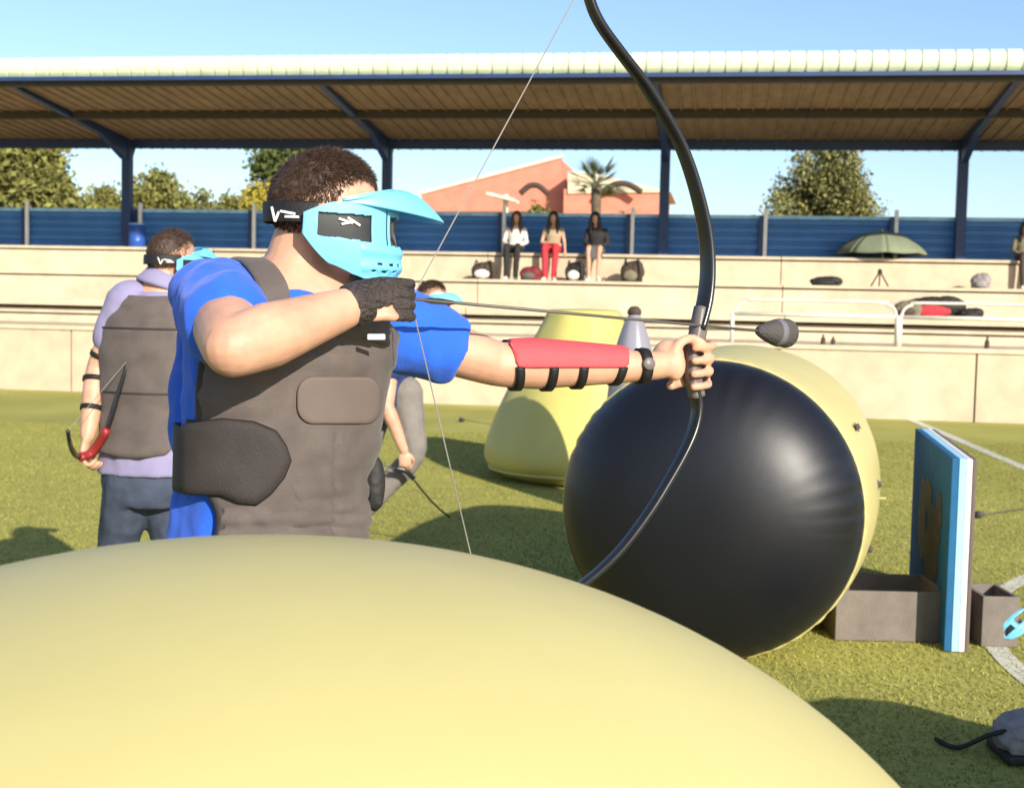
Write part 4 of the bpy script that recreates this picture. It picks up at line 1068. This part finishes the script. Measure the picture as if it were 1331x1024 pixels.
spectator('seated spectator in tan top and bright red trousers on the terrace', 719, 'cloth_tan', 'cloth_red', 'hair_black', arm='side', mt_sleeve=False)
spectator('seated spectator in black top and grey skirt, rightmost of the three on the terrace', 775, 'cloth_dark', 'cloth_grey', 'hair_black', lean=-.03, skirt=True)
spectator('seated spectator in brown top cut off by the right picture edge', 1330, 'bag_olive', 'bag_brown', 'hair_brown', k=.8, Yb=24.45)

# ------------------------------------------------------------------ bags and loose things on the terrace
def bag(name, label, x, y, Y, z, w, h, mt, mt2, strap=True, cat='bag', lump=0):
    c = onY(x, y, Y); c = V((c.x, Y, z)); t = thing(name, c, label, cat, 'bags on the terrace'); m = M()
    m.ell(c+ZZ*h*.46, V((w*.5, 0, 0)), V((0, .15, 0)), V((0, 0, h*.5))); m.box(c+ZZ*h*.3, (w*.82, .22, h*.56)); m.ell(c+V((w*.18, -.03, h*.55)), V((w*.3, 0, 0)), V((0, .13, 0)), V((0, 0, h*.45)))
    put('body', remesh(m, .014, 4, fold_fn(.014, 12, 12)), mt, t, smooth=True)
    m = M(); m.ell(c+V((-w*.05, -.14, h*.30)), V((w*.30, 0, 0)), V((0, .05, 0)), V((0, 0, h*.25))); put('pocket', remesh(m, .012, 2, fold_fn(.006, 18, 18)), mt2, t, smooth=True)
    if strap:
        for s1 in (-1, 1): put('strap', M().tube([c+V((s1*w*.22, -.10, h*.78)), c+V((s1*w*.26, -.16, h*1.02)), c+V((s1*w*.34, -.19, h*.55)), c+V((s1*w*.38, -.17, h*.08))], .014, 6, sub=4), 'bag_black', t, smooth=True)
    return t
bag('duffel_bag', 'dark brown bag lying left of the white topped spectator', 630, 350, 23.75, 1.98, .50, .34, 'bag_brown', 'cloth_white')
bag('handbag', 'dark red bag between the white topped and red trousered spectators', 690, 352, 23.62, 1.98, .42, .26, 'bag_red', 'cloth_grey', False)
bag('backpack', 'black backpack between the red trousered and skirted spectators', 748, 348, 23.72, 1.98, .38, .36, 'bag_black', 'cloth_white')
bag('backpack', 'brown backpack standing alone right of the three spectators', 822, 347, 23.8, 1.98, .44, .40, 'bag_brown', 'bag_olive')
bag('duffel_bag', 'flat black bag lying on the step left of the umbrella', 1074, 362, 23.75, 1.98, .58, .17, 'bag_black', 'bag_black', False)
bag('sack', 'small grey sack on the step right of umbrella', 1275, 360, 23.8, 1.98, .34, .28, 'bag_grey', 'bag_grey', False)
bag('duffel_bag', 'dark duffel bag with red panel on bench behind the guard rail', 1215, 388, 22.6, 1.47, 1.05, .36, 'bag_black', 'cloth_red', False)
bag('cloth_bundle', 'olive cloth bundle lying left of the duffel with red panel', 1180, 396, 22.45, 1.47, .46, .28, 'bag_olive', 'bag_brown', False)
bag('small_bag', 'short dark bag at the right end of the bench', 1262, 402, 22.4, 1.47, .42, .17, 'bag_black', 'bag_black', False)
# folded tripod
tp = onY(1143, 372, 23.6); tp = V((tp.x, 23.6, 1.98)); tr = thing('camera_tripod', tp, 'small dark tripod standing on the step below umbrella', 'tripod')
for a in (.4, 2.5, 4.6): put('leg', M().tube([tp+V((math.cos(a)*.17, math.sin(a)*.12, .01)), tp+V((math.cos(a)*.02, math.sin(a)*.02, .24))], .014, 7), 'bag_brown', tr, smooth=True)
put('head', M().lathe(tp, ZZ, [(.22, .03), (.25, .04), (.30, .035), (.31, .01)], 12), 'bag_black', tr, smooth=True)
# umbrella
uc = onY(1146, 320, 24.7); uz = onY(1146, 301, 24.7).z; um = thing('parasol', V((uc.x, 24.7, ZT)), 'grey green parasol standing open and low in front of blue fence', 'umbrella')
R_ = .82; nseg = 8
ribs = [2*math.pi*k/nseg for k in range(nseg)]
for k in range(nseg):
    G = []
    for v in np.linspace(0.02, 1, 9):
        row = []
        for q in np.linspace(0, 1, 7):
            a = ribs[k]+q*2*math.pi/nseg; r = R_*v*(1-.05*math.sin(q*math.pi)*v); row.append(V((uc.x+math.cos(a)*r, 24.7+math.sin(a)*r*.95, uz-.40*v**2.4-.02*math.sin(q*math.pi)*v)))
        G.append(row)
    put('canopy_panel', sheet(G, thick=.004), 'umbrella', um, smooth=True)
    a = ribs[k]; put('rib', M().tube([(uc.x, 24.7, uz-.03), (uc.x+math.cos(a)*R_*.5, 24.7+math.sin(a)*R_*.48, uz-.09), (uc.x+math.cos(a)*R_*.98, 24.7+math.sin(a)*R_*.93, uz-.405)], .008, 5), 'bag_brown', um)
put('pole', M().tube([(uc.x+.02, 24.66, ZT), (uc.x, 24.7, uz+.04)], .018, 8), 'house_trim', um, smooth=True)
# blue drum beside the left column
dc = onY(178, 318, YF-.35); dr = thing('plastic_drum', V((dc.x, YF-.35, ZT)), 'blue plastic drum at the foot of the leftmost column', 'drum')
put('body', M().lathe(V((dc.x, YF-.35, ZT)), ZZ, [(0, .15), (.02, .165), (.12, .165), (.13, .172), (.15, .165), (.30, .165), (.31, .172), (.33, .165), (.44, .16), (.46, .14)], 24), 'barrel_blue', dr, smooth=True)
put('lid', M().lathe(V((dc.x, YF-.35, ZT)), ZZ, [(.455, .15), (.47, .155), (.49, .15), (.50, .03)], 24), 'steel_lit', dr, smooth=True)
for x_, y_, w_, h_, nm, lb in ((1070, 440, .10, .10, 'plastic_bottle', 'small dark bottle lying on the wall walkway right of the arrow tip'), (1083, 440, .08, .08, 'plastic_bottle', 'second small dark bottle on walkway right of the arrow tip'), (1283, 446, .07, .12, 'plastic_bottle', 'small dark bottle near right edge on top of front wall')):
    p = onY(x_, y_, YW+.3); p = V((p.x, YW+.3, HW)); t = thing(nm, p, lb, 'bottle', 'bottles on the wall')
    put('body', M().lathe(p, ZZ, [(0, .03), (.01, .035), (h_*.8, .035), (h_*1.1, .014), (h_*1.3, .013)], 14), 'bag_brown', t, smooth=True); put('cap', M().lathe(p, ZZ, [(h_*1.3, .015), (h_*1.45, .015), (h_*1.46, .002)], 12), 'bag_black', t, smooth=True)

# ------------------------------------------------------------------ gear lying on the turf
gm = onZ(1305, 838); gm = V((gm.x, gm.y, 0)); gt = thing('face_mask', gm, 'light blue face mask lying on turf beside the target board', 'mask')
face_mask(gt, gm+ZZ*.085, (RH*.5-FH*.3+ZZ*.75).normalized(), (ZZ.cross((RH*.5-FH*.3+ZZ*.75).normalized())).normalized(), (RH*.5-FH*.3+ZZ*.75).normalized().cross(ZZ.cross((RH*.5-FH*.3+ZZ*.75).normalized()).normalized()).normalized(), .62, strap=False, name='shell')
gb_ = onZ(1345, 985); gt = thing('gear_bag', V((gb_.x, gb_.y, 0)), 'grey gear bag with black strap cut off by lower right edge', 'bag')
m = M(); cgb = V((gb_.x, gb_.y, .085)); m.ell(cgb, RH*.15, FH*.12, ZZ*.085); m.ell(cgb+RH*.05+ZZ*.02, RH*.12, FH*.10, ZZ*.075); m.box(cgb-ZZ*.04, (.22, .17, .07), (RH, FH, ZZ))
put('body', remesh(m, .008, 4, fold_fn(.010, 22, 22)), 'bag_grey', gt, smooth=True)
put('base', M().box(cgb-ZZ*.062, (.27, .215, .035), (RH, FH, ZZ)), 'bag_black', gt, bevel=.012)
put('strap', M().tube([cgb-RH*.10+ZZ*.03-FH*.05, cgb-RH*.17-FH*.02, cgb-RH*.25+FH*.05-ZZ*.07, cgb-RH*.30+FH*.14-ZZ*.07], .009, 7, sub=4), 'bag_black', gt, smooth=True)
def fallen_arrow(x0, y0, x1, y1, label):
    a = onZ(x0, y0)+ZZ*.03; b = onZ(x1, y1); d_ = (b-a); d_.z = 0; d_ = d_.normalized(); b = a+d_*.72-ZZ*.02
    t = thing('arrow', V((a.x, a.y, 0)), label, 'arrow', 'foam tipped arrows'); d_ = (b-a).normalized()
    put('shaft', M().tube([a, b], .004, 7), 'wood_shaft', t, smooth=True)
    put('foam_tip', M().lathe(a, -d_, [(-.005, .005), (0, .012), (.03, .022), (.08, .031), (.09, .02), (.092, .002)], 18), 'foam', t, smooth=True)
fallen_arrow(604, 549, 640, 553, 'fallen arrow on turf left of the yellow tapering bunker')
fallen_arrow(1278, 673, 1304, 668, 'fallen arrow on open turf right of the target board')
